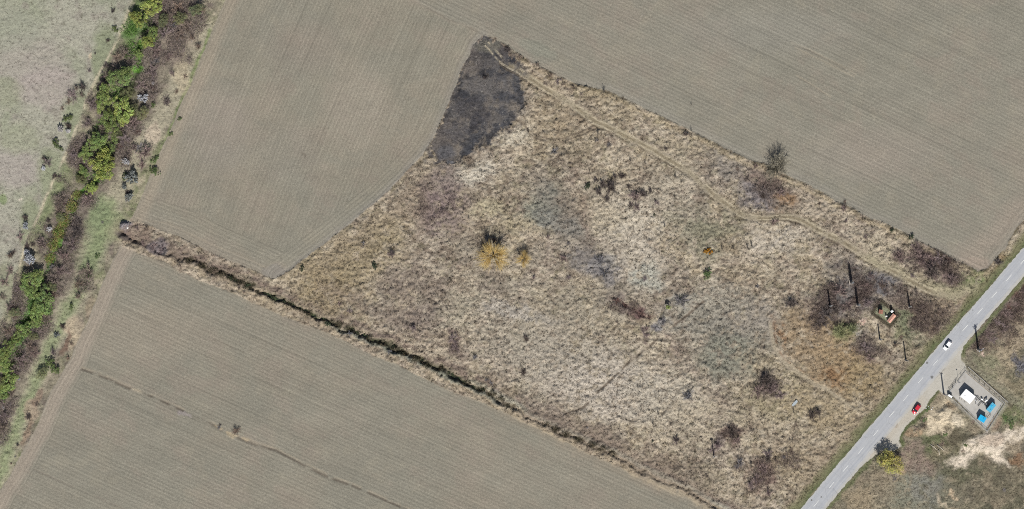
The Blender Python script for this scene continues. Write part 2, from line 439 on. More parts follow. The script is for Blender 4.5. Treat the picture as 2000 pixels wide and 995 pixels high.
COLR[np.isin(CLS, (3, 4, 5))] *= np.array([.895, .870, .825], np.float32)
# ditch banks, both sides
def g_ditch():
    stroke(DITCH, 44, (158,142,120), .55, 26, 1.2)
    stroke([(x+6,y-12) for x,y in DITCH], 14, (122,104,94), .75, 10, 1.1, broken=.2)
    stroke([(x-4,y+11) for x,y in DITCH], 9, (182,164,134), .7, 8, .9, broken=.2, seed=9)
    stroke([(x,y+6) for x,y in DITCH[20:36]], 9, (128,136,124), .65, 7, .9)
    stroke([(x+4,y-7) for x,y in DITCH[34:]], 8, (160,156,142), .6, 7, .7)
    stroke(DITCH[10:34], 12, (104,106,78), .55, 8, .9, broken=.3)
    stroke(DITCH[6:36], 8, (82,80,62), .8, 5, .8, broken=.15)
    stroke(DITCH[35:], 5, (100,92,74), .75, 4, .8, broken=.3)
    stroke([(x+3,y-6) for x,y in DITCH[32:]], 5, (168,162,140), .7, 4, .6)
    stroke(DITCH[:12], 16, (108,94,84), .7, 12, .9)
    blob(306,482,22,14,(128,118,120),.8); blob(246,440,12,9,(138,130,132),.9); blob(262,452,30,12,(128,106,94),.5); blob(240,459,16,7,(96,86,82),.8,rot=20)
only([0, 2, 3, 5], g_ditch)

# ---- meadow patches
def g_meadow():
    P = [(860,400,60,60,(142,126,116),.7,0),(850,400,30,50,(130,112,110),.5,0),(800,400,40,30,(152,134,116),.5,0),(880,350,30,22,(146,132,122),.6,0),
     (700,500,110,50,(158,142,110),.6,-30),(640,560,70,40,(156,138,104),.6,20),(800,560,60,40,(140,126,112),.6,0),(830,620,60,20,(134,120,110),.6,-15),(620,545,30,20,(164,146,110),.6,0),
     (930,340,40,20,(196,186,166),.8,-20),(1000,270,40,22,(200,188,164),.7,-30),(960,410,34,18,(180,168,136),.6,0),(1010,440,50,24,(176,163,132),.5,0),
     (1070,400,50,40,(134,136,120),.65,0),(1090,440,40,20,(136,136,126),.6,20),(1120,400,30,30,(150,132,112),.6,0),(1140,440,14,50,(140,118,104),.5,0),(1040,500,40,20,(152,142,126),.5,0),
     (1175,525,38,26,(136,134,138),.85,10),(1190,510,26,12,(120,120,120),.6,0),(1130,500,26,16,(134,128,124),.6,0),
     (1230,430,70,60,(196,184,162),.75,0),(1250,510,50,56,(190,178,158),.8,0),(1180,420,40,30,(186,172,146),.6,0),(1310,370,50,30,(182,170,148),.6,0),(1260,540,30,24,(178,176,160),.7,0),
     (1400,450,60,30,(140,134,108),.6,0),(1380,480,30,40,(138,134,110),.5,0),(1430,480,30,20,(150,134,108),.5,0),(1510,470,60,26,(190,178,158),.7,-10),(1340,430,40,30,(150,146,124),.4,0),
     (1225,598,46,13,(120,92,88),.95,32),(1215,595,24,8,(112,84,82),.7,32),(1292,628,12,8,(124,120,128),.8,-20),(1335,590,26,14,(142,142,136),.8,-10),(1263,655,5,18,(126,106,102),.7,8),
     (1350,620,60,40,(158,154,138),.5,0),(1440,640,90,60,(144,138,124),.65,0),(1420,700,60,40,(134,134,118),.6,0),(1480,620,50,30,(160,150,136),.5,0),(1400,580,60,26,(168,160,142),.6,0),
     (1140,600,80,40,(166,156,136),.5,0),(1100,700,120,60,(178,168,150),.6,0),(1200,760,120,60,(192,180,162),.7,0),(1000,650,80,50,(172,162,142),.5,0),(900,600,50,26,(174,164,140),.5,-30),(1300,780,80,60,(184,174,154),.5,0),(1380,830,100,50,(184,170,144),.4,0),
     (885,668,14,26,(126,104,98),.75,-10),(1000,610,80,12,(176,168,156),.5,10),(1520,770,60,50,(160,148,116),.6,0),(1600,800,70,30,(168,150,118),.6,20),(1500,752,26,28,(126,112,104),.8,0),(1550,900,60,40,(160,142,114),.5,0),
     (1430,848,26,18,(132,110,98),.8,0),(1490,930,30,34,(134,112,100),.75,-20),(1400,870,14,22,(132,118,112),.6,0),(1380,930,50,20,(150,138,114),.5,20),(1300,900,60,16,(136,120,104),.55,25),(1180,850,60,14,(138,122,108),.55,25),(1060,800,60,14,(142,128,116),.5,25),
     (1440,340,70,26,(140,132,122),.6,25),(1500,360,50,30,(134,116,104),.7,20),(1520,400,40,16,(140,124,106),.6,20),(1480,385,40,24,(132,124,122),.7,10),(1530,390,22,14,(158,126,92),.6,0),(1590,380,40,20,(160,144,122),.4,20),(1620,420,50,16,(178,164,142),.5,20),
     (1700,470,50,16,(186,172,146),.6,25),(1330,290,60,16,(172,158,132),.5,28),(1200,210,60,16,(168,152,124),.5,28),(1060,170,40,18,(158,140,112),.6,28),(1000,120,26,16,(130,112,96),.7,30),(1100,240,60,30,(166,148,120),.5,30),(1120,280,40,26,(160,146,120),.5,0),
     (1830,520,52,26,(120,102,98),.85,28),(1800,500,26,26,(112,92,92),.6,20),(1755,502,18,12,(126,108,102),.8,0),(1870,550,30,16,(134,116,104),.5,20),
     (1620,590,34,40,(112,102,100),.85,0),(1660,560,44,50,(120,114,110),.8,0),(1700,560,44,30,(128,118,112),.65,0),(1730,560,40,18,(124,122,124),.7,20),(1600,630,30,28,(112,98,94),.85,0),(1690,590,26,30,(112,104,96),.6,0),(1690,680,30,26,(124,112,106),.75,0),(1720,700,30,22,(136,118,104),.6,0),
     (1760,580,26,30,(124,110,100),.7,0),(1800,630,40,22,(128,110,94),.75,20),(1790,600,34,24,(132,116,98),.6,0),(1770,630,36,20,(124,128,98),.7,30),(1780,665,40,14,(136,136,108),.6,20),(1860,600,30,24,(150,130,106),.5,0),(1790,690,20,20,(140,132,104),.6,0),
     (1585,660,56,48,(162,140,110),.95,20),(1640,715,54,48,(162,138,104),.95,20),(1600,720,50,30,(158,136,106),.7,30),(1640,735,36,20,(146,108,72),.55,10),(1528,650,12,34,(158,122,88),.6,-15),(1690,740,40,40,(160,140,104),.6,0),
     (1650,650,30,20,(128,126,84),.75,0),(1560,620,26,12,(150,132,104),.6,0),(1600,570,20,16,(168,156,130),.6,0),
     (1870,570,50,12,(146,142,110),.8,0),(1905,545,22,16,(116,128,82),.8,0),(1890,555,20,14,(126,132,92),.6,0),(1935,545,14,26,(150,126,96),.4,30),(1960,510,10,30,(176,140,100),.7,35),(1683,630,5,4,(224,196,180),.95,0),(1688,634,9,5,(206,180,158),.7,0),(1676,654,5,8,(204,196,186),.5,20),
     (1675,598,5,8,(190,182,172),.5,0),(1755,650,20,10,(134,132,98),.6,30)]
    for (x, y, rx, ry, c, a, r) in P: blob(x, y, rx, ry, c, min(1, a*1.35), 1.0, 2.3, r, gran=True)
    stroke([(1050,350),(1080,395),(1110,440),(1140,490),(1175,540),(1205,580)], 46, (132,124,114), .55, 40, 2.2)
    stroke([(900,470),(960,560),(1060,560)], 30, (150,142,126), .45, 30, 2.2); stroke([(640,560),(720,600),(820,640),(900,690)], 30, (138,122,110), .5, 30, 2.2)
    stroke([(1040,800),(1150,855),(1260,910),(1370,960)], 34, (136,120,104), .5, 26, 2.2); stroke([(1560,990),(1640,880),(1720,790),(1800,700)], 40, (150,132,108), .55, 30, 2.0)
    stroke([(840,330),(800,380),(720,450),(620,530)], 34, (150,134,110), .5, 26, 2.2)
    # crop-side fringe
    stroke([(x-1,y+3) for x,y in F2_S[3:]], 4, (98,90,66), .75, 3.5, .4, broken=.1)
    stroke([(x-2,y+9) for x,y in F2_S[3:31]], 7, (176,158,124), .5, 6, .6)
    stroke([(x+4,y+3) for x,y in F1_EAST[:12]], 5, (132,120,92), .5, 5, .5, broken=.2)
    # older wheel marks
    for off in (-3.5, 3.5):
        stroke([(1000+off*.6,232),(1020+off,240),(1034,258+off),(1050,268+off),(1075,276+off),(1100,274+off),(1130,263+off),(1165,248+off)], 2.4, (112,98,82), .9, 2.5, .2)
    stroke([(1105,808),(1140,796),(1170,765),(1205,730),(1250,690),(1290,658),(1330,625),(1375,590)], 4.5, (106,93,79), .95, 3, .2, broken=.12, dh=-.25)
    stroke([(1108,804),(1142,790),(1172,759),(1208,724),(1254,684),(1294,652)], 2, (186,174,150), .3, 3, .3, broken=.2)
    stroke([(1500,490),(1530,460),(1545,442)], 3, (166,158,148), .6, 3, .3)
    stroke([(1440,560),(1500,500),(1545,440)], 2.5, (150,140,124), .5, 3, .3)
    stroke([(1505,632),(1506,655),(1512,682),(1524,702),(1540,716),(1560,730),(1582,745),(1610,760),(1635,775),(1665,795),(1700,812)], 6, (172,158,132), .85, 5, .3)
    stroke([(1511,650),(1518,683),(1532,703),(1550,716),(1590,742)], 3, (142,104,74), .7, 3, .4, broken=.2)
    for pl in ([(960,530),(1010,550),(1060,575),(1100,610),(1160,640),(1220,675)],[(840,650),(880,620),(920,590),(950,560),(960,540)],[(860,640),(900,628),(935,640),(950,668)]):
        stroke(pl, 3, (190,180,156), .6, 4, .5, broken=.2)
    # track
    stroke(TRACK, 12, (160,148,122), .7, 6, .3)
    stroke([(1700,505),(1760,535),(1820,560),(1870,575),(1905,560)], 24, (168,158,126), .6, 14, .6)
only([0], g_meadow)
def g_soot():
    blob(1000,235,26,14,(150,138,120),.0)
    d, _, _ = seg_dist(BX, BY, BURNT, True); w = np.clip((16-d)/12, 0, 1)*np.clip((NA-.42)*6, 0, 1)*.75*(CLS == 0)
    COLR[:] += (lin((98,92,88)).astype(np.float32)*ALB-COLR)*w[..., None]
g_soot()
def g_burnt():
    stroke([(985,118),(1012,135)], 5, (124,116,104), .4, 5, .6); blob(955,90,26,14,(104,100,88),.7); blob(985,105,16,12,(92,84,80),.5); blob(940,170,40,12,(110,104,98),.6,rot=10)
    blob(870,300,20,16,(92,93,98),.5); blob(925,215,40,24,(62,60,64),.6,rot=25); blob(890,260,26,18,(88,84,84),.5); blob(950,125,22,14,(98,92,88),.5)
    blob(882,322,8,5,(108,112,120),.5); blob(947,152,5,6,(40,38,40),.8); blob(925,250,12,8,(62,60,64),.5)
    r = np.random.default_rng(3)
    for i in range(60): blob(r.uniform(850,1015), r.uniform(90,315), 1.0, .8, (150,144,132), .6, .8, .3)
only([6], g_burnt)
# track ruts run through both
stroke(TRACK[3:-3], 5, (136,122,96), .8, 3, .15, broken=.1)
stroke([(x-3,y+3.4) for x,y in TRACK[:-3]], 2.3, (190,176,146), .85, 1.8, .15, broken=.22, dh=-.06)
stroke([(x+3,y-3.4) for x,y in TRACK[:-3]], 2.3, (190,176,146), .85, 1.8, .15, broken=.22, dh=-.06)
stroke([(x-5.6,y+6.6) for x,y in TRACK[2:-3]], 2.6, (96,84,66), .85, 2.2, .2, broken=.1, dh=-.18)
stroke([(x+5.4,y-6.4) for x,y in TRACK[20:-4]], 2.2, (106,94,74), .75, 2, .2, broken=.2, dh=-.1)


# ---- beyond the road
def g_rough():
    P = [(1930,650,50,70,(122,108,98),.8,40),(1965,600,40,50,(116,98,92),.8,40),(1988,568,20,16,(118,82,76),.7,0),(1960,700,50,30,(174,158,128),.7,20),(1990,650,26,60,(172,154,126),.6,20),(1990,715,14,20,(100,100,108),.9,0),(1930,715,40,16,(136,138,106),.6,30),
     (1990,780,26,40,(140,128,100),.6,0),(1750,930,22,26,(150,132,108),.6,0),(1790,900,40,30,(146,126,112),.8,0),(1765,925,9,14,(196,164,124),.85,0),(1800,960,70,40,(132,134,116),.7,0),(1700,950,50,36,(150,136,112),.6,0),(1680,975,30,20,(164,146,116),.6,0),
     (1850,880,40,30,(112,108,78),.6,0),(1880,960,60,40,(112,106,86),.5,0),(1960,940,60,50,(112,104,84),.6,0),(1840,980,16,5,(204,186,156),.8,50),(1810,955,26,30,(140,136,128),.5,0),(1864,960,5,7,(204,180,146),.8,0),(1990,900,20,14,(150,110,78),.6,0),
     (1980,810,30,20,(120,128,84),.7,0),(1965,820,16,14,(112,122,88),.6,0),(1850,860,30,14,(104,96,76),.7,20),(1870,850,30,20,(108,100,80),.7,0),(1815,862,24,12,(98,108,70),.7,0),(1800,835,14,10,(140,122,104),.8,-30),(1790,845,16,8,(186,160,126),.8,-40),(1785,852,12,7,(166,136,106),.6,0),
     (1921,694,4,3,(232,200,180),.95,0),(1880,925,50,18,(96,98,72),.5,0)]
    for (x, y, rx, ry, c, a, r) in P: blob(x, y, rx, ry, c, min(1, a*1.1), .9, 2.0, r, gran=True)
    poly([(1842,776),(1852,777),(1869,788),(1881,806),(1885,825),(1879,833),(1862,832),(1853,838),(1848,857),(1842,850),(1828,845),(1812,852),(1802,846),(1812,823),(1820,800),(1830,785)], (214,196,164), 1.0, 12, 1.8, True)
    poly([(1861,917),(1853,908),(1874,889),(1884,872),(1893,856),(1916,846),(1947,843),(1964,849),(1979,843),(1990,835),(1998,826),(2040,830),(2040,850),(2000,862),(1985,868),(1968,875),(1954,881),(1966,896),(1972,914),(1950,905),(1937,898),(1916,888),(1895,898),(1880,905),(1868,912)], (220,204,180), 1.0, 11, 1.6, True)
    blob(1855,790,14,8,(196,168,130),.7,rot=30); blob(1868,822,12,14,(212,198,172),.6); blob(1940,860,26,12,(200,176,152),.6); blob(1935,822,24,16,(158,134,112),.85)
    stroke([(1908,560),(1889,655),(1880,700)], 4, (114,122,78), .0, 4)
    stroke([(1878,700),(1886,716),(1905,728),(1930,742),(1955,760),(1990,790),(2040,830)], 16, (150,146,120), .7, 9, .4)
    stroke([(1886,714),(1908,730),(1933,753),(1958,776),(1976,792)], 4, (84,78,62), .9, 3, .3, dh=-.25)
    stroke([(1888,724),(1912,742),(1940,766),(1962,786)], 5, (176,170,156), .8, 3, .2)
    stroke([(1920,708),(1950,738),(1985,775)], 2.5, (174,162,134), .6, 3, .3)
    stroke([(1848,772),(1870,792),(1900,817),(1928,842)], 6, (166,160,144), .85, 4, .2)
    stroke([(1930,840),(1948,815),(1966,790)], 6, (160,154,134), .8, 5, .3)
    stroke([(1884,722),(1862,744),(1848,768)], 6, (176,170,158), .8, 5, .3)
    stroke([(1820,795),(1812,810),(1806,830),(1800,848)], 2.5, (136,118,92), .6, 3, .3)
only([7], g_rough)
# green verges both sides of the tarmac
def offs(pts, d):
    p = np.asarray(pts, float); t = np.gradient(p, axis=0); t /= np.linalg.norm(t, axis=1)[:, None]
    return [tuple(q) for q in (p+np.stack([-t[:, 1], t[:, 0]], 1)*d)]   # d>0: towards the lower right
def g_verge():
    stroke(offs(ROAD_C, -23), 20, (106,112,74), .9, 9, .7)
    stroke(offs(ROAD_C, -19), 5, (92,104,64), .6, 5, .7)
    stroke(offs(ROAD_C, -30), 12, (138,130,98), .5, 8, .9)
    stroke(offs(ROAD_C, 25), 9, (108,114,76), .9, 6, .6)
only([0, 7], g_verge)
def g_verge2():
    stroke([(1887,664),(1882,680),(1882,694)], 7, (112,118,78), .8, 5, .5)
    stroke([(1830,764),(1816,784),(1806,803),(1790,816),(1773,833),(1759,855),(1762,872)], 8, (98,110,66), .85, 5, .5)
only([7], g_verge2)
def g_grav():
    blob(1751,831,4.5,5,(132,108,88),.9,.5,.4); stroke([(1706,889),(1742,848),(1770,818),(1800,786)], 16, (188,178,160), .7, 12, .5)
    stroke([(1800,766),(1828,737),(1845,720)], 2.2, (132,126,118), .7, 2, .2); stroke([(1770,800),(1800,766)], 1.6, (142,136,126), .6, 2, .2)
    blob(1870,720,16,20,(180,174,160),.6); blob(1840,790,10,6,(184,176,160),.5)
only([8], g_grav)

# --- relief
tuss = fbm(X, Y, 2.2, 71, 3, .7); fine = fbm(X, Y, 1.0, 81, 2, .8)
rid = 1-np.abs(2*fbm(X, Y, 1.8, 91, 3, .65)-1)         # lodged swirls
soft = lambda m: m.astype(np.float32)
H += soft(M[0])*((tuss-.5)*1.25+(fine-.5)*1.0+(rid-.75)*.45+.12)
H += soft(M[6])*((tuss-.5)*.28+(fine-.5)*.26)
H += soft(M[1])*((tuss-.5)*.30+(fine-.5)*.30)
H += soft(M[2])*((tuss-.5)*.8+(fine-.5)*.45+(N12-.5)*.8)
H += soft(M[7])*((tuss-.5)*.55+(fine-.5)*.36)
for k in (3, 4, 5): H += soft(M[k])*((fine-.5)*.10+(N12-.5)*.3)
H += (N35-.5)*1.6                                                # gentle rise and fall of the land
def flatten(pts, w, feather, target=None):
    sl = bbox(pts, w+feather+4); d, _, _ = seg_dist(PX[sl], PY[sl], pts)
    a = np.clip((w*.5+feather-d)/feather, 0, 1); a = a*a*(3-2*a)
    t = (N35[sl]-.5)*1.6 if target is None else target
    H[sl] = H[sl]*(1-a)+t*a; return sl, d
flatten(TRACK, 9, 6); flatten([(1505,632),(1512,682),(1540,716),(1582,745),(1635,775)], 4, 6)
ROADZ = 0.0
flatten(ROAD_C, 46, 26, 0.0)
def flat_poly(pts, z, feather):
    sl = bbox(pts, feather+4); d, _, _ = seg_dist(PX[sl], PY[sl], pts, True); ins = inside(PX[sl], PY[sl], pts)
    a = np.where(ins, 1.0, np.clip((feather-d)/feather, 0, 1)); H[sl] = H[sl]*(1-a)+z*a
flat_poly(LAYBY, 0.02, 12); flat_poly([(1880,712),(1972,788),(1927,850),(1842,770)], 0.02, 14)
flat_poly([(1719,584),(1757,617),(1738,640),(1700,611)], 0.1, 10)
# spoil bank south of the yard, and the ditch and the creek cut into the land
sl, w = blob(1850,812,40,34,(0,0,0),0.0,1.0); 
def mound(x, y, rx, ry, h):
    sl = bbox([(x, y)], max(rx, ry)*1.5+4); u = (WXp[sl]-x)/rx; v = (WYp[sl]-y)/ry
    r = np.clip(1-(u*u+v*v), 0, 1); H[sl] += h*r*r*(3-2*r)*(0.8+.5*N4[sl])
mound(1855,812,34,28,1.6); mound(1925,868,60,26,.9); mound(1798,838,16,14,.9)
mound(246,441,11,9,1.5); mound(238,460,12,6,.9)
def carve(pts, width, depth, warp=.3, power=1.0):
    sl = bbox(pts, width+8)
    px = PX[sl]+(WXp[sl]-PX[sl])*warp; py = PY[sl]+(WYp[sl]-PY[sl])*warp
    d, _, _ = seg_dist(px, py, pts); a = np.clip(1.3-d/(width*.5), 0, 1)**power
    H[sl] -= depth*a
dm = (DITCH[5:-1])
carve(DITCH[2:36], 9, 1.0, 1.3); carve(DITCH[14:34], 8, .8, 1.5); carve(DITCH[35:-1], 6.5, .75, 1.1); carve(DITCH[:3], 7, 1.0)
carve(CREEK[1:-1], 16, 1.5, .6)
carve([(1200,582),(1225,597),(1262,620)], 7, .8, .5)
for (x, y, rx, ry) in ((1190,510,24,4),(1180,530,26,4),(1160,522,14,3),(1335,583,24,4),(1292,622,10,3)):
    sl = bbox([(x, y)], 40); u = (WXp[sl]-x)/rx; v = (WYp[sl]-y)/ry; H[sl] -= .7*np.clip(1-(u*u+v*v), 0, 1)
# fade to level at the rim so the far ground meets it
rim = np.clip(np.minimum(np.minimum(X-GX0, GX1-X), np.minimum(Y-GY0, GY1-Y))/12.0, 0, 1); rim = rim*rim*(3-2*rim)
H *= rim
def hz(x, y):
    i = np.clip((np.asarray(x)-GX0)/GS, 0, NX-1.001); j = np.clip((np.asarray(y)-GY0)/GS, 0, NY-1.001)
    i0 = i.astype(int) if hasattr(i, 'astype') else int(i); j0 = j.astype(int) if hasattr(j, 'astype') else int(j)
    fi = i-i0; fj = j-j0
    return (H[j0, i0]*(1-fi)+H[j0, i0+1]*fi)*(1-fj)+(H[j0+1, i0]*(1-fi)+H[j0+1, i0+1]*fi)*fj
def col_at(x, y):
    i = np.clip(np.round((x-GX0)/GS).astype(int), 0, NX-1); j = np.clip(np.round((y-GY0)/GS).astype(int), 0, NY-1)
    return COLR[j, i]
def cls_at(x, y):
    i = np.clip(np.round((x-GX0)/GS).astype(int), 0, NX-1); j = np.clip(np.round((y-GY0)/GS).astype(int), 0, NY-1)
    return CLS[j, i]

# --- sowing rows: (across, along, strength)
ROWS = np.zeros((NY, NX, 3), np.float32)
def setrows(mask, ang):
    c, s_ = math.cos(math.radians(ang)), math.sin(math.radians(ang))
    ROWS[..., 0][mask] = (-X*s_+Y*c)[mask]; ROWS[..., 1][mask] = (X*c+Y*s_)[mask]; ROWS[..., 2][mask] = 1
setrows(M[3], 68.5); setrows(M[4], -25.0); setrows(M[5], -24.0)
# slight bend of the rows in the western crop
ROWS[..., 0][M[3]] += (0.00045*(Y-30)**2)[M[3]]
def head(mask, pts, w):
    d, _, al = seg_dist(PX, PY, pts); m = mask & (d < w)
    ROWS[..., 0][m] = d[m]*S; ROWS[..., 1][m] = al[m]*S
head(M[3], DITCH_N, 55); head(M[3], F1_EAST, 34); head(M[5], F3_WEST, 34); head(M[4], [(1944,506),(1967,480),(2004,425),(2320,70)], 22)
# --- materials of the land
def mat_crop():
    t = NT('tilled_soil'); at = t.n('ShaderNodeAttribute', attribute_name='tint'); rw = t.n('ShaderNodeAttribute', attribute_name='rows')
    g = t.n('ShaderNodeNewGeometry')
    def stretched(sx, sy, scale, det):
        vm = t.n('ShaderNodeVectorMath', operation='MULTIPLY'); vm.inputs[1].default_value = (sx, sy, 0)
        t.l(rw.outputs['Vector'], vm.inputs[0]); return t.noise(vm.outputs[0], scale, det, .65).outputs[0]
    a = stretched(1.0, .025, 1.1, 3); b = stretched(1.0, .06, .33, 2); cc = stretched(1.0, .5, 2.6, 2)
    e = stretched(1.0, .012, .55, 1)
    sx = t.n('ShaderNodeSeparateXYZ'); t.l(rw.outputs['Vector'], sx.inputs[0])
    w = t.math('SINE', t.math('MULTIPLY', sx.outputs[0], 2*math.pi/1.45))
    gr = t.noise(g.outputs['Position'], 2.4, 3, .8).outputs[0]
    br = t.noise(g.outputs['Position'], .12, 4, .6).outputs[0]
    f = t.mapr(a, .3, .7, .94, 1.06)
    f = t.math('MULTIPLY', f, t.mapr(b, .3, .7, .97, 1.03))
    f = t.math('MULTIPLY', f, t.mapr(cc, .25, .75, .78, 1.22))
    f = t.math('MULTIPLY', f, t.mapr(gr, .25, .75, .70, 1.30))
    f = t.math('MULTIPLY', f, t.mapr(br, .3, .7, .95, 1.05))
    # a deep wheel line now and then, and the drill rows
    ln = t.mapr(t.math('MULTIPLY', e, t.mapr(br, .4, .6, .9, 1.06)), .60, .66, 1.0, .90)
    f = t.math('MULTIPLY', f, ln)
    f = t.math('MULTIPLY', f, t.math('MULTIPLY_ADD', t.math('MULTIPLY', w, t.mapr(b, .4, .6, .2, 1.0)), .065, 1.0))
    c = t.scalecol(at.outputs['Color'], f)
    hgt = t.math('ADD', t.math('MULTIPLY', w, .35), t.math('ADD', gr, a))
    t.bsdf(c, .95, .1, hgt, .6, .1); return t.m
def mat_thatch(name, lo, hi, sc, dark=(.05, .038, .028), darka=.5, bstr=.7, bd=.22):
    t = NT(name); at = t.n('ShaderNodeAttribute', attribute_name='tint'); g = t.n('ShaderNodeNewGeometry')
    p = g.outputs['Position']
    vm = t.n('ShaderNodeVectorMath', operation='MULTIPLY'); vm.inputs[1].default_value = (.75, 1.3, 1); t.l(p, vm.inputs[0])
    a = t.noise(vm.outputs[0], sc, 4, .75, 1.2).outputs[0]; b = t.noise(p, sc*.32, 4, .65, .8).outputs[0]; c3 = t.noise(p, sc*2.4, 2, .7).outputs[0]
    f = t.math('MULTIPLY', t.mapr(a, .28, .72, lo, hi), t.mapr(c3, .3, .7, .85, 1.15))
    c = t.scalecol(at.outputs['Color'], f)
    k = t.math('MULTIPLY', t.mapr(a, .47, .36, 0, 1), t.mapr(b, .56, .42, .15, darka))
    c = t.mix(k, c, dark)
    t.bsdf(c, .95, .1, t.math('ADD', a, t.math('MULTIPLY', c3, .5)), bstr, bd); return t.m
M_CROP = mat_crop()
M_MEAD = mat_thatch('dry_grass_thatch', .56, 1.36, 1.25, darka=.95)
M_PAST = mat_thatch('grazed_turf', .72, 1.25, 1.5, darka=.7, bstr=.5)
M_CREEK = mat_thatch('creek_bank_litter', .7, 1.3, 1.3, darka=.7)
M_BURN = mat_thatch('charred_stubble', .42, 1.75, 1.3, dark=(.02,.019,.02), darka=.8)
M_ROUGH = mat_thatch('rough_weedy_soil', .5, 1.4, 1.3, darka=.9)
M_GRAV = mat_thatch('compacted_gravel', .9, 1.1, 1.6, darka=.12, bstr=.2, bd=.03)
M_MEAD_ = M_MEAD

V = np.stack([X, Y, H], -1).reshape(-1, 3); CF = COLR.reshape(-1, 3); RF = ROWS.reshape(-1, 3)
idx = np.arange(NX*NY).reshape(NY, NX)
quads = np.stack([idx[:-1, :-1], idx[:-1, 1:], idx[1:, 1:], idx[1:, :-1]], -1)
qc = CLS[:-1, :-1]
def land(name, ks, mat, rows=False):
    m = np.isin(qc, ks); q = quads[m]
    used = np.unique(q); inv = np.full(NX*NY, -1, np.int32); inv[used] = np.arange(len(used))
    o = np_mesh(name, V[used], inv[q], [mat], colors=CF[used], extra={'rows': RF[used]} if rows else None)
    o['kind'] = 'structure'; return o
land('meadow', [0], M_MEAD); land('pasture', [1], M_PAST); land('creek_bank', [2], M_CREEK)
for k in (3, 4, 5): land('crop_field', [k], M_CROP, True)
land('burnt_ground', [6], M_BURN); land('rough_ground', [7], M_ROUGH); land('gravel_layby', [8], M_GRAV)
# far ground to the horizon, joined to the rim
R_ = 6000.0
vs = [(GX0,GY0,0),(GX1,GY0,0),(GX1,GY1,0),(GX0,GY1,0),(-R_,-R_,0),(R_,-R_,0),(R_,R_,0),(-R_,R_,0)]
fs = [(4,5,1,0),(5,6,2,1),(6,7,3,2),(7,4,0,3)]
def mat_far():
    t = NT('far_fields'); g = t.n('ShaderNodeNewGeometry')
    v = t.n('ShaderNodeTexVoronoi'); v.inputs['Scale'].default_value = .0035; t.l(g.outputs['Position'], v.inputs['Vector'])
    n = t.noise(g.outputs['Position'], .05, 6, .65).outputs[0]
    c = t.mix(.25, alb(158,150,136), v.outputs['Color'], 'OVERLAY'); c = t.scalecol(c, t.mapr(n, .3, .7, .8, 1.2))
    t.bsdf(c, .95, .1); return t.m
far = np_mesh('ground', np.array(vs, float), np.array(fs), [mat_far()], smooth=False); far['kind'] = 'structure'

# --- water in the ditch and creek
def ribbon_mesh(name, pts, halfL, halfR, z, mat, colfn=None, step=1.5, vary=0.0, seed=1):
    p = np.array([W(*q) for q in pts]); seg = np.linalg.norm(np.diff(p, axis=0), axis=1); cum = np.r_[0, np.cumsum(seg)]
    n = int(cum[-1]/step)+2; s = np.linspace(0, cum[-1], n)
    q = np.stack([np.interp(s, cum, p[:, 0]), np.interp(s, cum, p[:, 1])], 1)
    ker = np.ones(5)/5
    for k in range(2):
        qp = np.pad(q, ((2, 2), (0, 0)), 'edge'); q2 = np.stack([np.convolve(qp[:, i], ker, 'valid') for i in (0, 1)], 1); q2[0] = q[0]; q2[-1] = q[-1]; q = q2
    t = np.gradient(q, axis=0); t /= np.linalg.norm(t, axis=1)[:, None]; nrm = np.stack([-t[:, 1], t[:, 0]], 1)
    r = np.random.default_rng(seed); jl = (r.random(n)-.5)*vary; jr = (r.random(n)-.5)*vary
    L = q+nrm*(halfL+jl)[:, None] if np.ndim(jl) else q; Rr = q-nrm*(halfR+jr)[:, None]
    v = np.concatenate([np.c_[L, np.full(n, z)], np.c_[Rr, np.full(n, z)]])
    f = np.array([(i+n, i+n+1, i+1, i) for i in range(n-1)])
    o = np_mesh(name, v, f, [mat], smooth=False); return o, q, s
tw = NT('still_ditch_water'); gg = tw.n('ShaderNodeNewGeometry'); nn = tw.noise(gg.outputs['Position'], .9, 4, .7).outputs[0]
tw.bsdf(tw.mix(tw.mapr(nn, .45, .6, 0, 1), (.020, .022, .014), (.05, .065, .025)), .25, .4, nn, .1, .02)
o, _, _ = ribbon_mesh('water', DITCH[4:-2], .8, .8, -1.25, tw.m, vary=.3); o['kind'] = 'structure'
tg = NT('duckweed_water'); gg = tg.n('ShaderNodeNewGeometry'); nn = tg.noise(gg.outputs['Position'], .35, 5, .7).outputs[0]
tg.bsdf(tg.mix(tg.mapr(nn, .42, .55, 0, 1), (.03, .035, .02), (.10, .22, .035)), .5, .3, nn, .2, .02)
o, _, _ = ribbon_mesh('water', CREEK[1:-2], 1.1, 1.1, -1.35, tg.m, vary=.6); o['kind'] = 'structure'

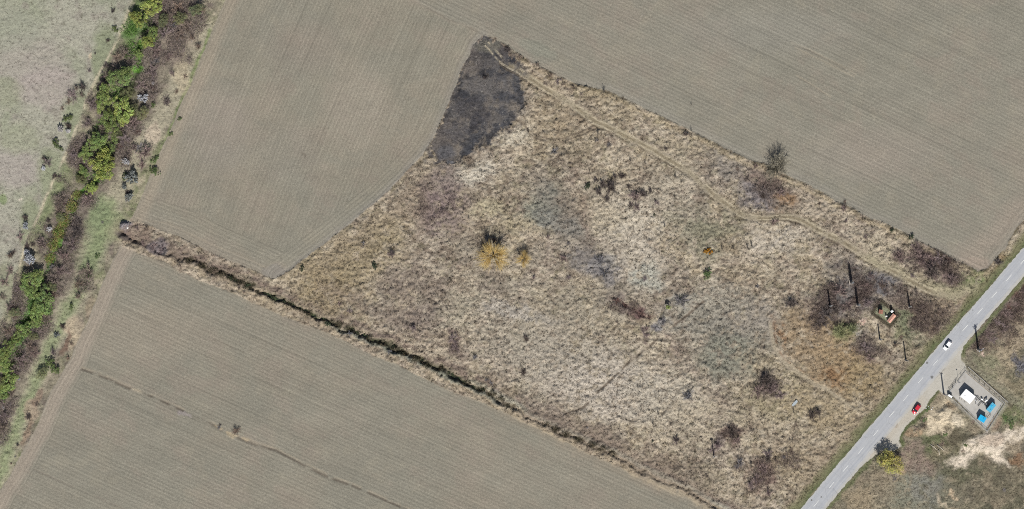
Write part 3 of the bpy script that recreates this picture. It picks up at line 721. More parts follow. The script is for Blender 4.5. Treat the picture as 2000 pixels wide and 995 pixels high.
# --- tarmac road with its worn lanes and dashes
rp = np.array([W(*q) for q in ROAD_C])
def mat_road():
    t = NT('worn_asphalt'); g = t.n('ShaderNodeNewGeometry'); uv = t.n('ShaderNodeAttribute', attribute_name='rows')
    sx = t.n('ShaderNodeSeparateXYZ'); t.l(uv.outputs['Vector'], sx.inputs[0])
    n = t.noise(g.outputs['Position'], 3, 6, .75).outputs[0]; n2 = t.noise(g.outputs['Position'], .25, 5, .65).outputs[0]
    vm = t.n('ShaderNodeVectorMath', operation='MULTIPLY'); vm.inputs[1].default_value = (1.2, .03, 0); t.l(uv.outputs['Vector'], vm.inputs[0])
    st = t.noise(vm.outputs[0], 1.3, 4, .65).outputs[0]
    base = t.mix(t.mapr(st, .35, .65, 0, 1), alb(166,169,174), alb(180,181,182))
    # wheel tracks polished darker, outer metre pale with dust
    ab = t.math('ABSOLUTE', t.math('SUBTRACT', t.math('ABSOLUTE', sx.outputs[0]), 1.7))
    base = t.mix(t.mapr(ab, .5, .0, 0, .22), base, alb(152,156,163))
    e = t.math('ADD', sx.outputs[0], t.mapr(n2, .3, .7, -.4, .4))
    base = t.mix(t.mapr(e, -3.4, -2.6, 1, 0), base, alb(184,182,174))
    base = t.mix(t.mapr(e, 2.7, 3.5, 0, .85), base, alb(186,182,172))
    cr = t.n('ShaderNodeTexVoronoi', feature='DISTANCE_TO_EDGE'); cr.inputs['Scale'].default_value = .22
    t.l(g.outputs['Position'], cr.inputs['Vector'])
    base = t.mix(t.mapr(cr.outputs['Distance'], .0, .012, .35, 0), base, alb(110,108,106))
    c = t.scalecol(base, t.math('MULTIPLY', t.mapr(n, .3, .7, .92, 1.08), t.mapr(n2, .3, .7, .95, 1.05)))
    t.bsdf(c, .85, .25, n, .2, .02); return t.m
def strip(name, pts, l0, l1, z, mat, s0=None, s1=None, ragged=0):
    p = np.array([W(*q) for q in pts]); cum = np.r_[0, np.cumsum(np.linalg.norm(np.diff(p, axis=0), axis=1))]
    a = 0 if s0 is None else s0; b = cum[-1] if s1 is None else s1
    n = max(2, int((b-a)/.8)+1); s = np.linspace(a, b, n)
    def at(s):
        k = 4.0; return sum(np.stack([np.interp(s+d, cum, p[:, 0]), np.interp(s+d, cum, p[:, 1])], 1) for d in (-2*k, -k, 0, k, 2*k))/5
    q = at(s); t = at(s+.5)-at(s-.5); t /= np.linalg.norm(t, axis=1)[:, None]; nr = np.stack([t[:, 1], -t[:, 0]], 1)   # to the right of travel (south-east)
    r = np.random.default_rng(5); xs = np.linspace(l0, l1, 9); vv = []; uu = []
    for k, x in enumerate(xs):
        xo = x+((r.random(n)-.5)*ragged if k in (0, 8) else 0)
        xo = np.broadcast_to(xo, (n,)); w = q+nr*xo[:, None]; vv.append(np.c_[w, np.full(n, z)]); uu.append(np.c_[xo, s, np.zeros(n)])
    v = np.concatenate(vv); u = np.concatenate(uu)
    f = np.array([(k*n+i, (k+1)*n+i, (k+1)*n+i+1, k*n+i+1) for k in range(8) for i in range(n-1)])
    return np_mesh(name, v, f, [mat], extra={'rows': u}), cum
road, rcum = strip('road', ROAD_C, -3.35, 4.15, .06, mat_road(), ragged=.35); road['kind'] = 'structure'
# edge of the tarmac is a low step: skirts
M_MARK = mat_paint('worn_white_road_paint', (.62, .62, .58), .7, .3, .25, 6)
dash_parts = []
for i in range(2, len(ROAD_C)-1):
    for q in ([ROAD_C[i]]):
        x, y = W(*q)
        j = np.argmin(np.abs(rp-np.array([x, y])).sum(1)); s_c = rcum[j]
        o, _ = strip('road_marking', ROAD_C, -.075, .075, .066, M_MARK, s_c-1.55, s_c+1.55); dash_parts.append(o)
for i, o in enumerate(dash_parts): o['kind'] = 'structure'
spots = [(1811,709,1.0),(1820,737,1.3),(1604,971,.7),(1585,977,.8),(1900,606,.5)]
M_OIL = mat_paint('dark_tar_patch', (.13, .128, .125), .7, .3, .3, 4)
def disc(name, x, y, r, z, mat, n=16, jag=.25, parent=None, seed=0):
    rr = np.random.default_rng(seed); a = np.linspace(0, 2*math.pi, n, endpoint=False); rad = r*(1+(rr.random(n)-.5)*2*jag)
    v = np.c_[x+np.cos(a)*rad, y+np.sin(a)*rad, np.full(n, z)]; v = np.r_[v, [[x, y, z]]]
    return np_mesh(name, v, np.array([(i, (i+1) % n, n) for i in range(n)]), [mat], parent)
for i, (x, y, r) in enumerate(spots):
    wx, wy = W(x, y); o = disc('tar_patch', wx, wy, r*.45, .066, M_OIL, seed=i); o['kind'] = 'structure'
# concrete yard of the gas station compound, 6 cm thick
def slab(name, pts, z0, z1, mat, parent=None):
    n = len(pts); v = [(*W(*p), z0) for p in pts]+[(*W(*p), z1) for p in pts]
    me = bpy.data.meshes.new(name); me.from_pydata(v, [], [tuple(range(n-1, -1, -1)), tuple(range(n, 2*n))]+[(i, (i+1) % n, n+(i+1) % n, n+i) for i in range(n)])
    me.materials.append(mat); import bmesh as _b; bm = _b.new(); bm.from_mesh(me); _b.ops.recalc_face_normals(bm, faces=bm.faces); bm.to_mesh(me); bm.free()
    o = bpy.data.objects.new(name, me); return link(o, parent)
M_CONC = mat_paint('pale_yard_concrete', alb(180,176,168), .9, .2, .08, .8, dirt=alb(160,154,142))
y_ = slab('yard_paving', YARD, -.2, .09, M_CONC); y_['kind'] = 'structure'
# ================================================================= VEGETATION
def mat_leafy(name, obj_tint=True, lo=.7, hi=1.3, transl=.25, rough=.8):
    """tint attribute x object colour x a little noise, some light passing through"""
    t = NT(name); at = t.n('ShaderNodeAttribute', attribute_name='tint'); c = at.outputs['Color']
    if obj_tint:
        oi = t.n('ShaderNodeObjectInfo'); c = t.mix(1.0, c, oi.outputs['Color'], 'MULTIPLY')
    g = t.n('ShaderNodeNewGeometry'); n = t.noise(g.outputs['Position'], 1.7, 3, .7).outputs[0]
    c = t.scalecol(c, t.mapr(n, .3, .7, lo, hi))
    d = t.n('ShaderNodeBsdfDiffuse'); tr = t.n('ShaderNodeBsdfTranslucent'); mx = t.n('ShaderNodeMixShader'); mx.inputs[0].default_value = transl
    t.l(c, d.inputs[0]); t.l(c, tr.inputs[0]); t.l(d.outputs[0], mx.inputs[1]); t.l(tr.outputs[0], mx.inputs[2]); t.l(mx.outputs[0], t.out.inputs[0])
    return t.m
M_LEAF = mat_leafy('spring_leaves', transl=.42)
M_TWIG = mat_leafy('bare_twigs', transl=.0)
M_GRASS = mat_leafy('dry_grass_blades', obj_tint=False, lo=.85, hi=1.15, transl=.2)

def norm(v): return v/np.maximum(np.linalg.norm(v, axis=-1, keepdims=True), 1e-9)
def blades(P, D, L, Wd, C, rng, tri=True, droop=None):
    """P base, D unit direction, L length, Wd width, C colour -> tapering blades"""
    n = len(P); side = norm(np.cross(D, norm(rng.normal(size=(n, 3))+np.array([0, 0, .01]))))
    w = side*(Wd*.5)[:, None]; tip = P+D*L[:, None]
    if droop is not None: tip[:, 2] -= droop
    if tri:
        v = np.stack([P-w, P+w, tip], 1).reshape(-1, 3); f = np.arange(3*n).reshape(n, 3); c = np.repeat(C, 3, 0)
    else:
        v = np.stack([P-w, P+w, tip+w*.45, tip-w*.45], 1).reshape(-1, 3); f = np.arange(4*n).reshape(n, 4); c = np.repeat(C, 4, 0)
    return v, f, c

# ---- dry grass over the meadow and the rough ground
def scatter(n, x0, x1, y0, y1, keep_cls, seed, dens=None):
    r = np.random.default_rng(seed); px = r.uniform(x0, x1, n); py = r.uniform(y0, y1, n)
    x, y = (px-1000)*S, (497.5-py)*S; m = np.isin(cls_at(x, y), keep_cls)
    if dens is not None: m &= r.random(n) < dens(px, py, x, y)
    return px[m], py[m], x[m], y[m], r
def track_gap(px, py, x, y):
    d, _, _ = seg_dist(px, py, TRACK); d2, _, _ = seg_dist(px, py, ROAD_C)
    yd = inside(px, py, [(1883,712),(1972,788),(1927,850),(1842,770)])
    d3, _, _ = seg_dist(px, py, DITCH)
    d4, _, _ = seg_dist(px, py, [(1105,808),(1140,796),(1170,765),(1205,730),(1250,690),(1290,658),(1330,625),(1375,590),(1430,555)])
    d5, _, _ = seg_dist(px, py, [(1505,632),(1506,655),(1512,682),(1524,702),(1540,716),(1560,730),(1582,745),(1610,760),(1635,775),(1665,795)])
    lp = [(1020,240),(1034,258),(1050,268),(1075,276),(1100,274),(1130,263),(1165,248)]; d6, _, _ = seg_dist(px, py, lp)
    gapz = (d < 7.5) | (d2 < 26) | yd | (d4 < 2.2) | (d5 < 4) | (np.abs(d6-3.5) < 1.8)
    return np.where(gapz, .0, 1.0)*np.where(d3 < 5, .2, 1)
def grass(name, n, cls, seed, nb, hgt, lean, width, label, cat, bright=(.55, 1.5), box=(-60, 2060, -40, 1040), dens=track_gap):
    px, py, x, y, r = scatter(n, box[0], box[1], box[2], box[3], cls, seed, dens)
    z = hz(x, y); k = len(x)
    ang = fbm(x, y, 3.2, seed+5, 3, .7)*4*math.pi        # lodging direction wanders in swirls
    cb = col_at(x, y)*(r.uniform(bright[0], bright[1], k)**1.0)[:, None]
    P = np.repeat(np.stack([x, y, z-.03], 1), nb, 0); m = len(P)
    P[:, :2] += r.normal(size=(m, 2))*.13
    a = np.repeat(ang, nb)+r.normal(size=m)*.8; le = np.abs(r.normal(size=m))*.35+lean
    D = norm(np.stack([np.cos(a)*le, np.sin(a)*le, np.ones(m)], 1))
    L = np.repeat(r.uniform(.6, 1.25, k), nb)*r.uniform(.6, 1.2, m)*hgt
    C = np.repeat(cb, nb, 0)*r.uniform(.75, 1.25, m)[:, None]
    v, f, c = blades(P, D, L, np.full(m, width)*r.uniform(.6, 1.4, m), C, r)
    o = np_mesh(name, v, f, [M_GRASS], colors=c, smooth=False); tag(o, label, cat, kind='stuff'); return o
grass('dry_grass', 98000, [0], 101, 5, .62, .9, .15, 'long straw coloured grass lodged in swirls over the meadow', 'grass')
grass('dry_grass', 20000, [7], 111, 5, .4, .8, .13, 'patchy dry weeds and grass on rough ground beyond the road', 'grass', box=(1560, 2060, 480, 1040), dens=lambda px, py, x, y: track_gap(px, py, x, y)*np.clip((float(lin((198,184,158)).mean()*ALB)-col_at(x, y).mean(1))*14, 0, 1))
grass('bank_grass', 16000, [2], 121, 5, .4, .8, .12, 'low grass and litter on the creek banks', 'grass', box=(-60, 480, -40, 1040))
grass('pasture_weeds', 7000, [1], 131, 5, .22, .6, .12, 'thin weeds dotted over the grazed pasture', 'weeds', bright=(.5, .9), box=(-60, 300, -40, 700))
grass('burnt_stubble', 5000, [6], 141, 4, .25, .5, .09, 'charred and surviving stalks standing in the burnt patch', 'stubble', bright=(.4, 2.2), box=(820, 1040, 60, 340))

def weed_stuff(name, pts, seed, label, cat, colf, hgt=.9, nb=12, spread=.3, width=.07):
    r = np.random.default_rng(seed); p = np.asarray(pts, float); x = (p[:, 0]-1000)*S; y = (497.5-p[:, 1])*S
    k = len(p); P = np.repeat(np.stack([x, y, hz(x, y)-.05], 1), nb, 0); m = len(P); P[:, :2] += r.normal(size=(m, 2))*spread
    D = norm(np.c_[r.normal(size=(m, 2))*.5, np.ones(m)]); L = r.uniform(.5, 1.1, m)*hgt
    C = np.repeat(np.array([colf(r) for _ in range(k)]), nb, 0)*r.uniform(.6, 1.4, m)[:, None]
    v, f, c = blades(P, D, L, np.full(m, width), C, r, tri=False)
    o = np_mesh(name, v, f, [M_GRASS], colors=c, smooth=False); tag(o, label, cat, kind='stuff'); return o
# dark weed stalks peppered through the meadow, denser in some belts
r_ = np.random.default_rng(77)
cand = np.stack([r_.uniform(560, 1960, 15000), r_.uniform(60, 995, 15000)], 1)
cx, cy = (cand[:, 0]-1000)*S, (497.5-cand[:, 1])*S
den = fbm(cx, cy, 16.0, 205, 3); ok = (cls_at(cx, cy) == 0) & (r_.random(len(cand)) < np.clip((den-.42)*4, .12, 1)) & (track_gap(cand[:, 0], cand[:, 1], cx, cy) > .5)
weed_stuff('weed_stalks', cand[ok], 78, 'dark stalks of last year weeds peppered through the dry meadow', 'weeds',
           lambda r: np.array(alb(96, 84, 76))*r.uniform(.45, 1.2), .8, 12, .26, .07)
r_ = np.random.default_rng(87)
cand = np.stack([r_.uniform(-20, 235, 1500), r_.uniform(-10, 620, 1500)], 1); cx, cy = (cand[:, 0]-1000)*S, (497.5-cand[:, 1])*S
den = fbm(cx, cy, 14.0, 305, 3); ok = (cls_at(cx, cy) == 1) & (r_.random(len(cand)) < np.clip((den-.40)*4, .1, 1))
weed_stuff('pasture_tufts', cand[ok], 88, 'small dark tufts scattered over the grazed pasture', 'weeds', lambda r: np.array(alb(92, 88, 74))*r.uniform(.5, 1.2), .35, 10, .24, .08)

# tangled undergrowth: brambles and twigs between the creek trees and in the thickets
def undergrowth(name, n, blobs, cls, seed, label, hgt, cols, dens=None, wid=.07):
    r = np.random.default_rng(seed); px = []; py = []
    tot = sum(b[2]*b[3] for b in blobs)
    for (x, y, rx, ry) in blobs:
        k = int(n*rx*ry/tot)+1; rad = np.sqrt(r.random(k)); a = r.random(k)*2*math.pi
        px.append(x+rx*rad*np.cos(a)*(1+.25*r.normal(size=k))); py.append(y+ry*rad*np.sin(a)*(1+.2*r.normal(size=k)))
    px = np.concatenate(px); py = np.concatenate(py); x, y = (px-1000)*S, (497.5-py)*S
    m = np.isin(cls_at(x, y), cls)
    if 7 in cls: m &= seg_dist(px, py, ROAD_C)[0] > 33
    x, y = x[m], y[m]; k = len(x)
    if dens is not None:
        q = r.random(k) < dens(x, y); x, y = x[q], y[q]; k = len(x)
    h = hgt*r.uniform(.1, 1, k); P = np.stack([x, y, hz(x, y)+h*.7], 1)
    D = norm(np.c_[r.normal(size=(k, 2)), r.normal(size=k)*.5+.5]); L = r.uniform(.5, 1.3, k)
    ci = r.integers(0, len(cols), k); C = np.array([alb(*c) for c in cols])[ci]*r.uniform(.55, 1.35, k)[:, None]
    v, f, c = blades(P, D, L, np.full(k, wid)*r.uniform(.6, 1.5, k), C, r, tri=False)
    o = np_mesh(name, v, f, [M_GRASS], colors=c, smooth=False); tag(o, label, 'undergrowth', kind='stuff'); return o
MAUVE = [(168,146,138),(154,136,130),(182,162,152),(146,136,134),(172,156,136)]
gap = lambda c0, sd: (lambda x, y: np.clip((fbm(x, y, 5.0, sd, 3)-c0)*7, 0, 1))
undergrowth('creek_undergrowth', 78000, [(330,20,50,40),(310,90,34,40),(235,130,40,34),(290,170,20,30),(150,180,26,26),(180,220,20,30),(250,255,28,22),(245,300,16,34),(160,310,22,40),(120,380,18,34),(140,300,14,30),(140,450,20,44),(170,395,20,18),(88,470,16,34),(55,440,18,30),(120,520,22,34),(108,560,22,34),(20,560,26,34),(35,600,20,30),(80,640,24,24),(50,690,24,34),(25,720,22,26),(15,780,22,34),(5,840,16,30),(165,550,18,24),(20,650,24,30),(380,40,24,34),(350,80,16,40),(370,130,8,24),(325,200,7,12),(200,270,20,24)],
            [2], 401, 'tangled bare brown undergrowth between the creek trees', 1.6, MAUVE, gap(.36, 411))
undergrowth('thicket_brambles', 52000, [(1830,520,54,30),(1640,590,60,50),(1720,575,50,26),(1815,620,50,30),(1790,490,14,16),(1862,548,24,12),(1755,502,14,10),(1620,590,28,38),(1655,560,34,44),(1700,565,34,24),(1600,630,24,22),(1690,590,22,26),(1690,680,26,22),(1735,690,22,16),(1790,615,34,34),(1815,640,24,12),(1500,752,22,24),(1430,850,24,18),(1490,925,24,30),(1445,905,14,18),(885,668,14,26),(1228,600,44,11),(1500,370,30,18),(850,400,36,40),(1180,560,20,10),(1540,900,26,16)],
            [0], 431, 'low mauve bramble tangle in the meadow hollows', 1.2, [(146,126,118),(132,114,110),(160,140,128),(150,134,120)], gap(.40, 441))
undergrowth('roadside_thicket', 15000, [(1925,655,26,30),(1950,620,28,34),(1980,580,24,34),(1960,660,28,22),(1990,620,14,40),(2015,560,20,50),(1910,680,12,14)], [7], 451, 'dense bare thicket along the far side of the road', .55, [(138,120,110),(126,108,102),(150,126,118),(140,128,110)], gap(.34, 461))
undergrowth('ditch_sedge', 9000, [(x, y, 9, 6) for x, y in DITCH[6:46:1]], [0, 5, 2], 471, 'dark green and brown sedge lining the ditch', .5, [(96,94,72),(110,102,80),(122,106,86),(84,84,66)], gap(.34, 475), .09)
# reed beds: tan canes beside bright fresh growth in the creek
undergrowth('creek_reeds', 4200, [(150,382,9,8),(140,404,10,12),(126,432,10,14),(115,456,10,12),(104,478,9,12),(97,505,8,10)], [2], 481, 'tan and bright green reeds filling the creek bed', 1.6, [(196,178,110),(150,176,84),(120,164,72),(178,158,100)], None, .11)
undergrowth('creek_greenery', 6500, [(258,100,14,20),(230,180,14,16),(225,238,12,16),(195,260,16,20),(200,300,10,14),(190,345,14,16),(80,620,14,20),(62,575,12,14),(30,700,14,20),(95,600,10,14),(285,40,14,20),(45,630,12,16),(10,760,12,16),(272,92,6,16),(270,128,9,9),(262,44,14,18),(255,62,14,10),(60,600,8,14),(52,632,10,12),(300,70,14,14),(232,50,10,16),(96,515,6,8),(245,145,10,8),(158,340,8,14),(166,352,6,6)], [2], 491, 'bright fresh green plants along the creek water', .5, [(118,164,72),(104,150,68),(132,172,84)], None, .14)

# ---- shared shapes for bare shrubs and trees
def tube(path, radii, nseg=5):
    path = np.asarray(path, float); n = len(path); t = norm(np.gradient(path, axis=0))
    a = norm(np.cross(t, [0.3, 0.1, 1.0])+1e-6); b = np.cross(t, a)
    an = np.linspace(0, 2*math.pi, nseg, endpoint=False); r = np.asarray(radii)[:, None, None]
    v = path[:, None, :]+r*(np.cos(an)[None, :, None]*a[:, None, :]+np.sin(an)[None, :, None]*b[:, None, :])
    f = [(i*nseg+j, i*nseg+(j+1) % nseg, (i+1)*nseg+(j+1) % nseg, (i+1)*nseg+j) for i in range(n-1) for j in range(nseg)]
    return v.reshape(-1, 3), np.array(f)
class Acc:
    def __init__(s): s.v = []; s.f = []; s.c = []; s.n = 0
    def add(s, v, f, c):
        c = np.broadcast_to(np.asarray(c, float), (len(v), 3)); f = np.asarray(f)
        s.v.append(v); s.f.append(f+s.n); s.c.append(c); s.n += len(v)
    def mesh(s, name, mat, smooth=False):
        o = np_mesh(name, np.concatenate(s.v), np.concatenate(s.f), [mat], colors=np.concatenate(s.c), smooth=smooth)
        me = o.data; bpy.data.objects.remove(o); return me
def quadtwigs(acc, P, D, L, Wd, C, r):
    v, f, c = blades(P, D, L, Wd, C, r, tri=False); acc.add(v, f, c)
def bare_shape(seed, R=1.0, Hh=.9, nstem=12, ntwig=700, w=.020, spreadpow=.6, upright=0.0):
    """stems fan out of one foot; twigs fill an uneven dome. unit radius"""
    r = np.random.default_rng(seed); st = Acc(); tw = Acc(); ends = []
    for i in range(nstem):
        a = 2*math.pi*i/nstem+r.normal()*.3; rr = R*r.random()**spreadpow*(1-upright*.5); hh = Hh*(1-.5*(rr/R)**2)*r.uniform(.75, 1.1)
        mid = np.array([math.cos(a)*rr*.4, math.sin(a)*rr*.4, hh*.5])+r.normal(size=3)*.03; end = np.array([math.cos(a)*rr, math.sin(a)*rr, hh])
        foot = np.array([math.cos(a)*.05, math.sin(a)*.05, -.08])
        v, f = tube([foot, mid, end], [.028, .018, .006], 4); st.add(v, f, (1, 1, 1)); ends.append((foot, mid, end))
    E = np.array(ends); k = ntwig; i = r.integers(0, nstem, k); u = r.uniform(.3, 1, k)[:, None]
    base = np.where(u < .5, E[i, 0]+(E[i, 1]-E[i, 0])*u*2, E[i, 1]+(E[i, 2]-E[i, 1])*(u-.5)*2)+r.normal(size=(k, 3))*.07
    D = norm(norm(base*np.array([1, 1, .6])+1e-3)*.8+r.normal(size=(k, 3))*.5+np.array([0, 0, .35+upright]))
    L = r.uniform(.14, .42, k)*(1-.3*u[:, 0]); C = np.repeat(r.uniform(.7, 1.3, k)[:, None], 3, 1)
    quadtwigs(tw, base, D, L, np.full(k, w)*r.uniform(.6, 1.5, k), C, r)
    return st.mesh('stems', M_TWIG), tw.mesh('twigs', M_TWIG)
def leaf_shape(seed, nclump=34, per=95, leaf=.075, sparse=0.0, Hh=1.0, trunk_h=.5, ball=False):
    """unit radius tree: trunk with limbs, crown of leaf clumps with gaps between"""
    r = np.random.default_rng(seed); tr = Acc(); cr = Acc()
    v, f = tube([(0, 0, -.1), (r.normal()*.02, r.normal()*.02, trunk_h*.5), (r.normal()*.04, r.normal()*.04, trunk_h)], [.085, .065, .05], 7); tr.add(v, f, (1, 1, 1))
    cs = []
    tries = 0
    while len(cs) < nclump and tries < 4000:
        tries += 1
        a = r.random()*2*math.pi; q = math.sqrt(r.random()); e = .80*(1+.28*math.sin(2*a+seed)+.17*math.sin(5*a+seed*2))
        x, y = q*e*math.cos(a), q*e*math.sin(a); z = trunk_h+(Hh-trunk_h)*(math.sqrt(max(0, 1-q*q*.85)))*r.uniform(.55, 1.0)
        if all((x-c[0])**2+(y-c[1])**2+(z-c[2])**2 > (.17)**2 for c in cs): cs.append((x, y, z))
    for c in cs:
        c = np.array(c); rad = r.uniform(.13, .23)
        m_ = np.array([c[0]*.45, c[1]*.45, trunk_h+(c[2]-trunk_h)*.35])
        v, f = tube([(0, 0, trunk_h*.8), m_+r.normal(size=3)*.03, c], [.03, .018, .006], 4); tr.add(v, f, (1, 1, 1))
        k = int(per*(rad/.18)**2*(1-sparse)); d = norm(r.normal(size=(k, 3))); d[:, 2] = np.where(r.random(k) < .7, np.abs(d[:, 2]), d[:, 2])
        P = c+d*rad*(r.random(k)**.35)[:, None]*np.array([1.15, 1.15, .8])
        nrm = norm(d+r.normal(size=(k, 3))*.5+np.array([0, 0, .4])); t1 = norm(np.cross(nrm, norm(r.normal(size=(k, 3))))); t2 = np.cross(nrm, t1)
        s_ = (leaf*r.uniform(.5, 1.25, k))[:, None]; tone = r.uniform(.8, 1.2)
        u_ = r.uniform(.84, 1.16, k)*tone; C = np.c_[u_*r.uniform(.9, 1.1), u_, u_*r.uniform(.8, 1.2, k)]
        vv = np.stack([P-t1*s_*.6, P+t2*s_*.35, P+t1*s_*.6, P-t2*s_*.35], 1).reshape(-1, 3)
        cr.add(vv, np.arange(4*k).reshape(k, 4), np.repeat(C, 4, 0))
        kt = 18; D = norm(r.normal(size=(kt, 3))+np.array([0, 0, .3])); quadtwigs(tr, np.repeat(c[None], kt, 0), D, np.full(kt, rad), np.full(kt, .012), np.ones((kt, 3)), r)
    return tr.mesh('trunk', M_TWIG), cr.mesh('crown', M_LEAF)
def willow_shape(seed, nb=13, nw=1000, Hh=1.15):
    """unit radius: limbs fanning out, long fine golden rods"""
    r = np.random.default_rng(seed); tr = Acc(); cr = Acc(); E = []
    v, f = tube([(0, 0, -.1), (0, 0, .15), (.02, 0, .3)], [.08, .07, .06], 7); tr.add(v, f, (1, 1, 1))
    for i in range(nb):
        a = 2*math.pi*i/nb+r.normal()*.25; q = r.random()**.5*.62; z = Hh*math.sqrt(1-q*q)*r.uniform(.62, .95)
        e = np.array([math.cos(a)*q, math.sin(a)*q, z]); m_ = np.array([e[0]*.4, e[1]*.4, .3+(z-.3)*.5])
        v, f = tube([(0, 0, .2), m_, e], [.026, .017, .006], 5); tr.add(v, f, (1, 1, 1)); E.append((m_, e))
    E = np.array(E); i = r.integers(0, nb, nw); u = r.random(nw)[:, None]; P = E[i, 0]+(E[i, 1]-E[i, 0])*u
    D = norm(norm(P*np.array([1, 1, .15]))*.9+r.normal(size=(nw, 3))*.38+np.array([0, 0, .45])); L = r.uniform(.22, .55, nw)
    C = np.repeat(r.uniform(.7, 1.3, nw)[:, None], 3, 1); v, f, c = blades(P, D, L, np.full(nw, .014), C, r, tri=False); cr.add(v, f, c)
    # drooping tips
    P2 = P+D*L[:, None]; D2 = norm(D*.8+np.array([0, 0, -.7])+r.normal(size=(nw, 3))*.2); v, f, c = blades(P2, D2, L*.55, np.full(nw, .012), C*1.05, r, tri=False); cr.add(v, f, c)
    return tr.mesh('trunk', M_TWIG), cr.mesh('crown', M_LEAF)
def blossom_shape(seed, nb=15, nf=2400):
    r = np.random.default_rng(seed); st, _ = None, None; tr = Acc(); cr = Acc(); tw = Acc(); E = []
    for i in range(nb):
        a = 2*math.pi*i/nb+r.normal()*.3; q = r.random()**.5*.8; z = .95*math.sqrt(1-q*q*.8)*r.uniform(.7, 1.05)
        e = np.array([math.cos(a)*q, math.sin(a)*q, z]); m_ = e*np.array([.45, .45, .55]); v, f = tube([(0, 0, -.1), m_, e], [.035, .02, .006], 4); tr.add(v, f, (1, 1, 1)); E.append((m_, e))
    E = np.array(E); k = 260; i = r.integers(0, nb, k); P = E[i, 0]+(E[i, 1]-E[i, 0])*r.random((k, 1)); D = norm(norm(P)+r.normal(size=(k, 3))*.5)
    L = r.uniform(.15, .35, k); quadtwigs(tr, P, D, L, np.full(k, .018), np.ones((k, 3)), r)
    j = r.integers(0, k, nf); Q = P[j]+D[j]*(L[j]*r.uniform(.2, 1.1, nf))[:, None]+r.normal(size=(nf, 3))*.025
    n_ = norm(r.normal(size=(nf, 3))+np.array([0, 0, .8])); t1 = norm(np.cross(n_, norm(r.normal(size=(nf, 3))))); t2 = np.cross(n_, t1); s_ = r.uniform(.035, .075, nf)[:, None]
    vv = np.stack([Q-t1*s_, Q+t2*s_, Q+t1*s_, Q-t2*s_], 1).reshape(-1, 3); cr.add(vv, np.arange(4*nf).reshape(nf, 4), np.repeat(np.repeat(r.uniform(.8, 1.15, nf)[:, None], 3, 1), 4, 0))
    return tr.mesh('stems', M_TWIG), cr.mesh('blossom', M_LEAF)
SH = {'bare': [bare_shape(500+i) for i in range(6)], 'tall': [bare_shape(520+i, nstem=7, ntwig=330, w=.016, Hh=1.9, upright=.7) for i in range(3)],
      'dense': [bare_shape(540+i, nstem=15, ntwig=1300, w=.022) for i in range(4)],
      'leaf': [leaf_shape(600+i) for i in range(5)], 'sparse': [leaf_shape(620+i, nclump=48, sparse=.45, leaf=.066) for i in range(3)],
      'bush': [leaf_shape(640+i, nclump=20, per=80, leaf=.09, trunk_h=.18, Hh=.75) for i in range(3)],
      'willow': [willow_shape(660+i) for i in range(2)], 'blossom': [blossom_shape(680+i) for i in range(3)],
      'greytree': [bare_shape(700, nstem=34, ntwig=2300, w=.012, Hh=1.1, spreadpow=.4)]}
C1 = lambda *c: (*alb(*c), 1.0)
LOOK = {  # look -> (shape, name, stem colour, crown colour, height factor, parts, words, category)
 'mauve':  ('bare','bare_shrub',(136,120,116),(168,146,142),1.0,'bare mauve shrub','shrub'),
 'brown':  ('bare','bare_shrub',(134,118,106),(164,144,128),1.0,'bare brown shrub','shrub'),
 'grey':   ('bare','bare_shrub',(124,120,122),(150,146,148),1.0,'bare bluish grey shrub','shrub'),
 'dark':   ('dense','bare_shrub',(100,92,88),(124,112,106),.9,'dense dark leafless shrub','shrub'),
 'red':    ('bare','bare_shrub',(120,92,86),(140,108,100),.8,'reddish brown twiggy shrub','shrub'),
 'thin':   ('tall','bare_sapling',(96,90,86),(116,110,104),1.0,'thin leafless sapling','sapling'),
 'yellow': ('sparse','leafy_tree',(150,140,100),(214,206,112),1.3,'yellow green flowering tree','tree'),
 'olive':  ('sparse','budding_tree',(104,98,84),(164,170,120),1.0,'olive budding tree','tree'),
 'lime':   ('leaf','leafy_tree',(116,106,84),(190,206,108),1.05,'bright yellow green tree','tree'),
 'green':  ('leaf','leafy_tree',(116,106,88),(166,190,108),1.0,'fresh green leafy tree','tree'),
 'pale':   ('bush','green_bush',(84,90,62),(140,178,104),1.0,'pale bright green bush','bush'),
 'bush':   ('bush','green_bush',(100,100,76),(130,152,94),1.0,'low green bush','bush'),
 'dkgreen':('bush','green_bush',(84,88,72),(98,112,84),1.1,'small dark green bush','bush'),
 'white':  ('blossom','blossoming_shrub',(98,92,90),(246,246,248),1.2,'white blossoming shrub','shrub'),
 'silver': ('blossom','blossoming_shrub',(104,104,100),(176,184,180),1.2,'silvery grey budding shrub','shrub'),
 'gold':   ('willow','golden_willow',(170,146,90),(240,214,142),1.15,'golden twigged willow','willow'),
 'orange': ('bush','orange_bush',(150,110,50),(222,160,44),1.0,'vivid orange bush','bush'),
}
CR = 'c'; PLANTS = []
def P_(look, zone, *pts): PLANTS.extend((look, zone, *p) for p in pts)
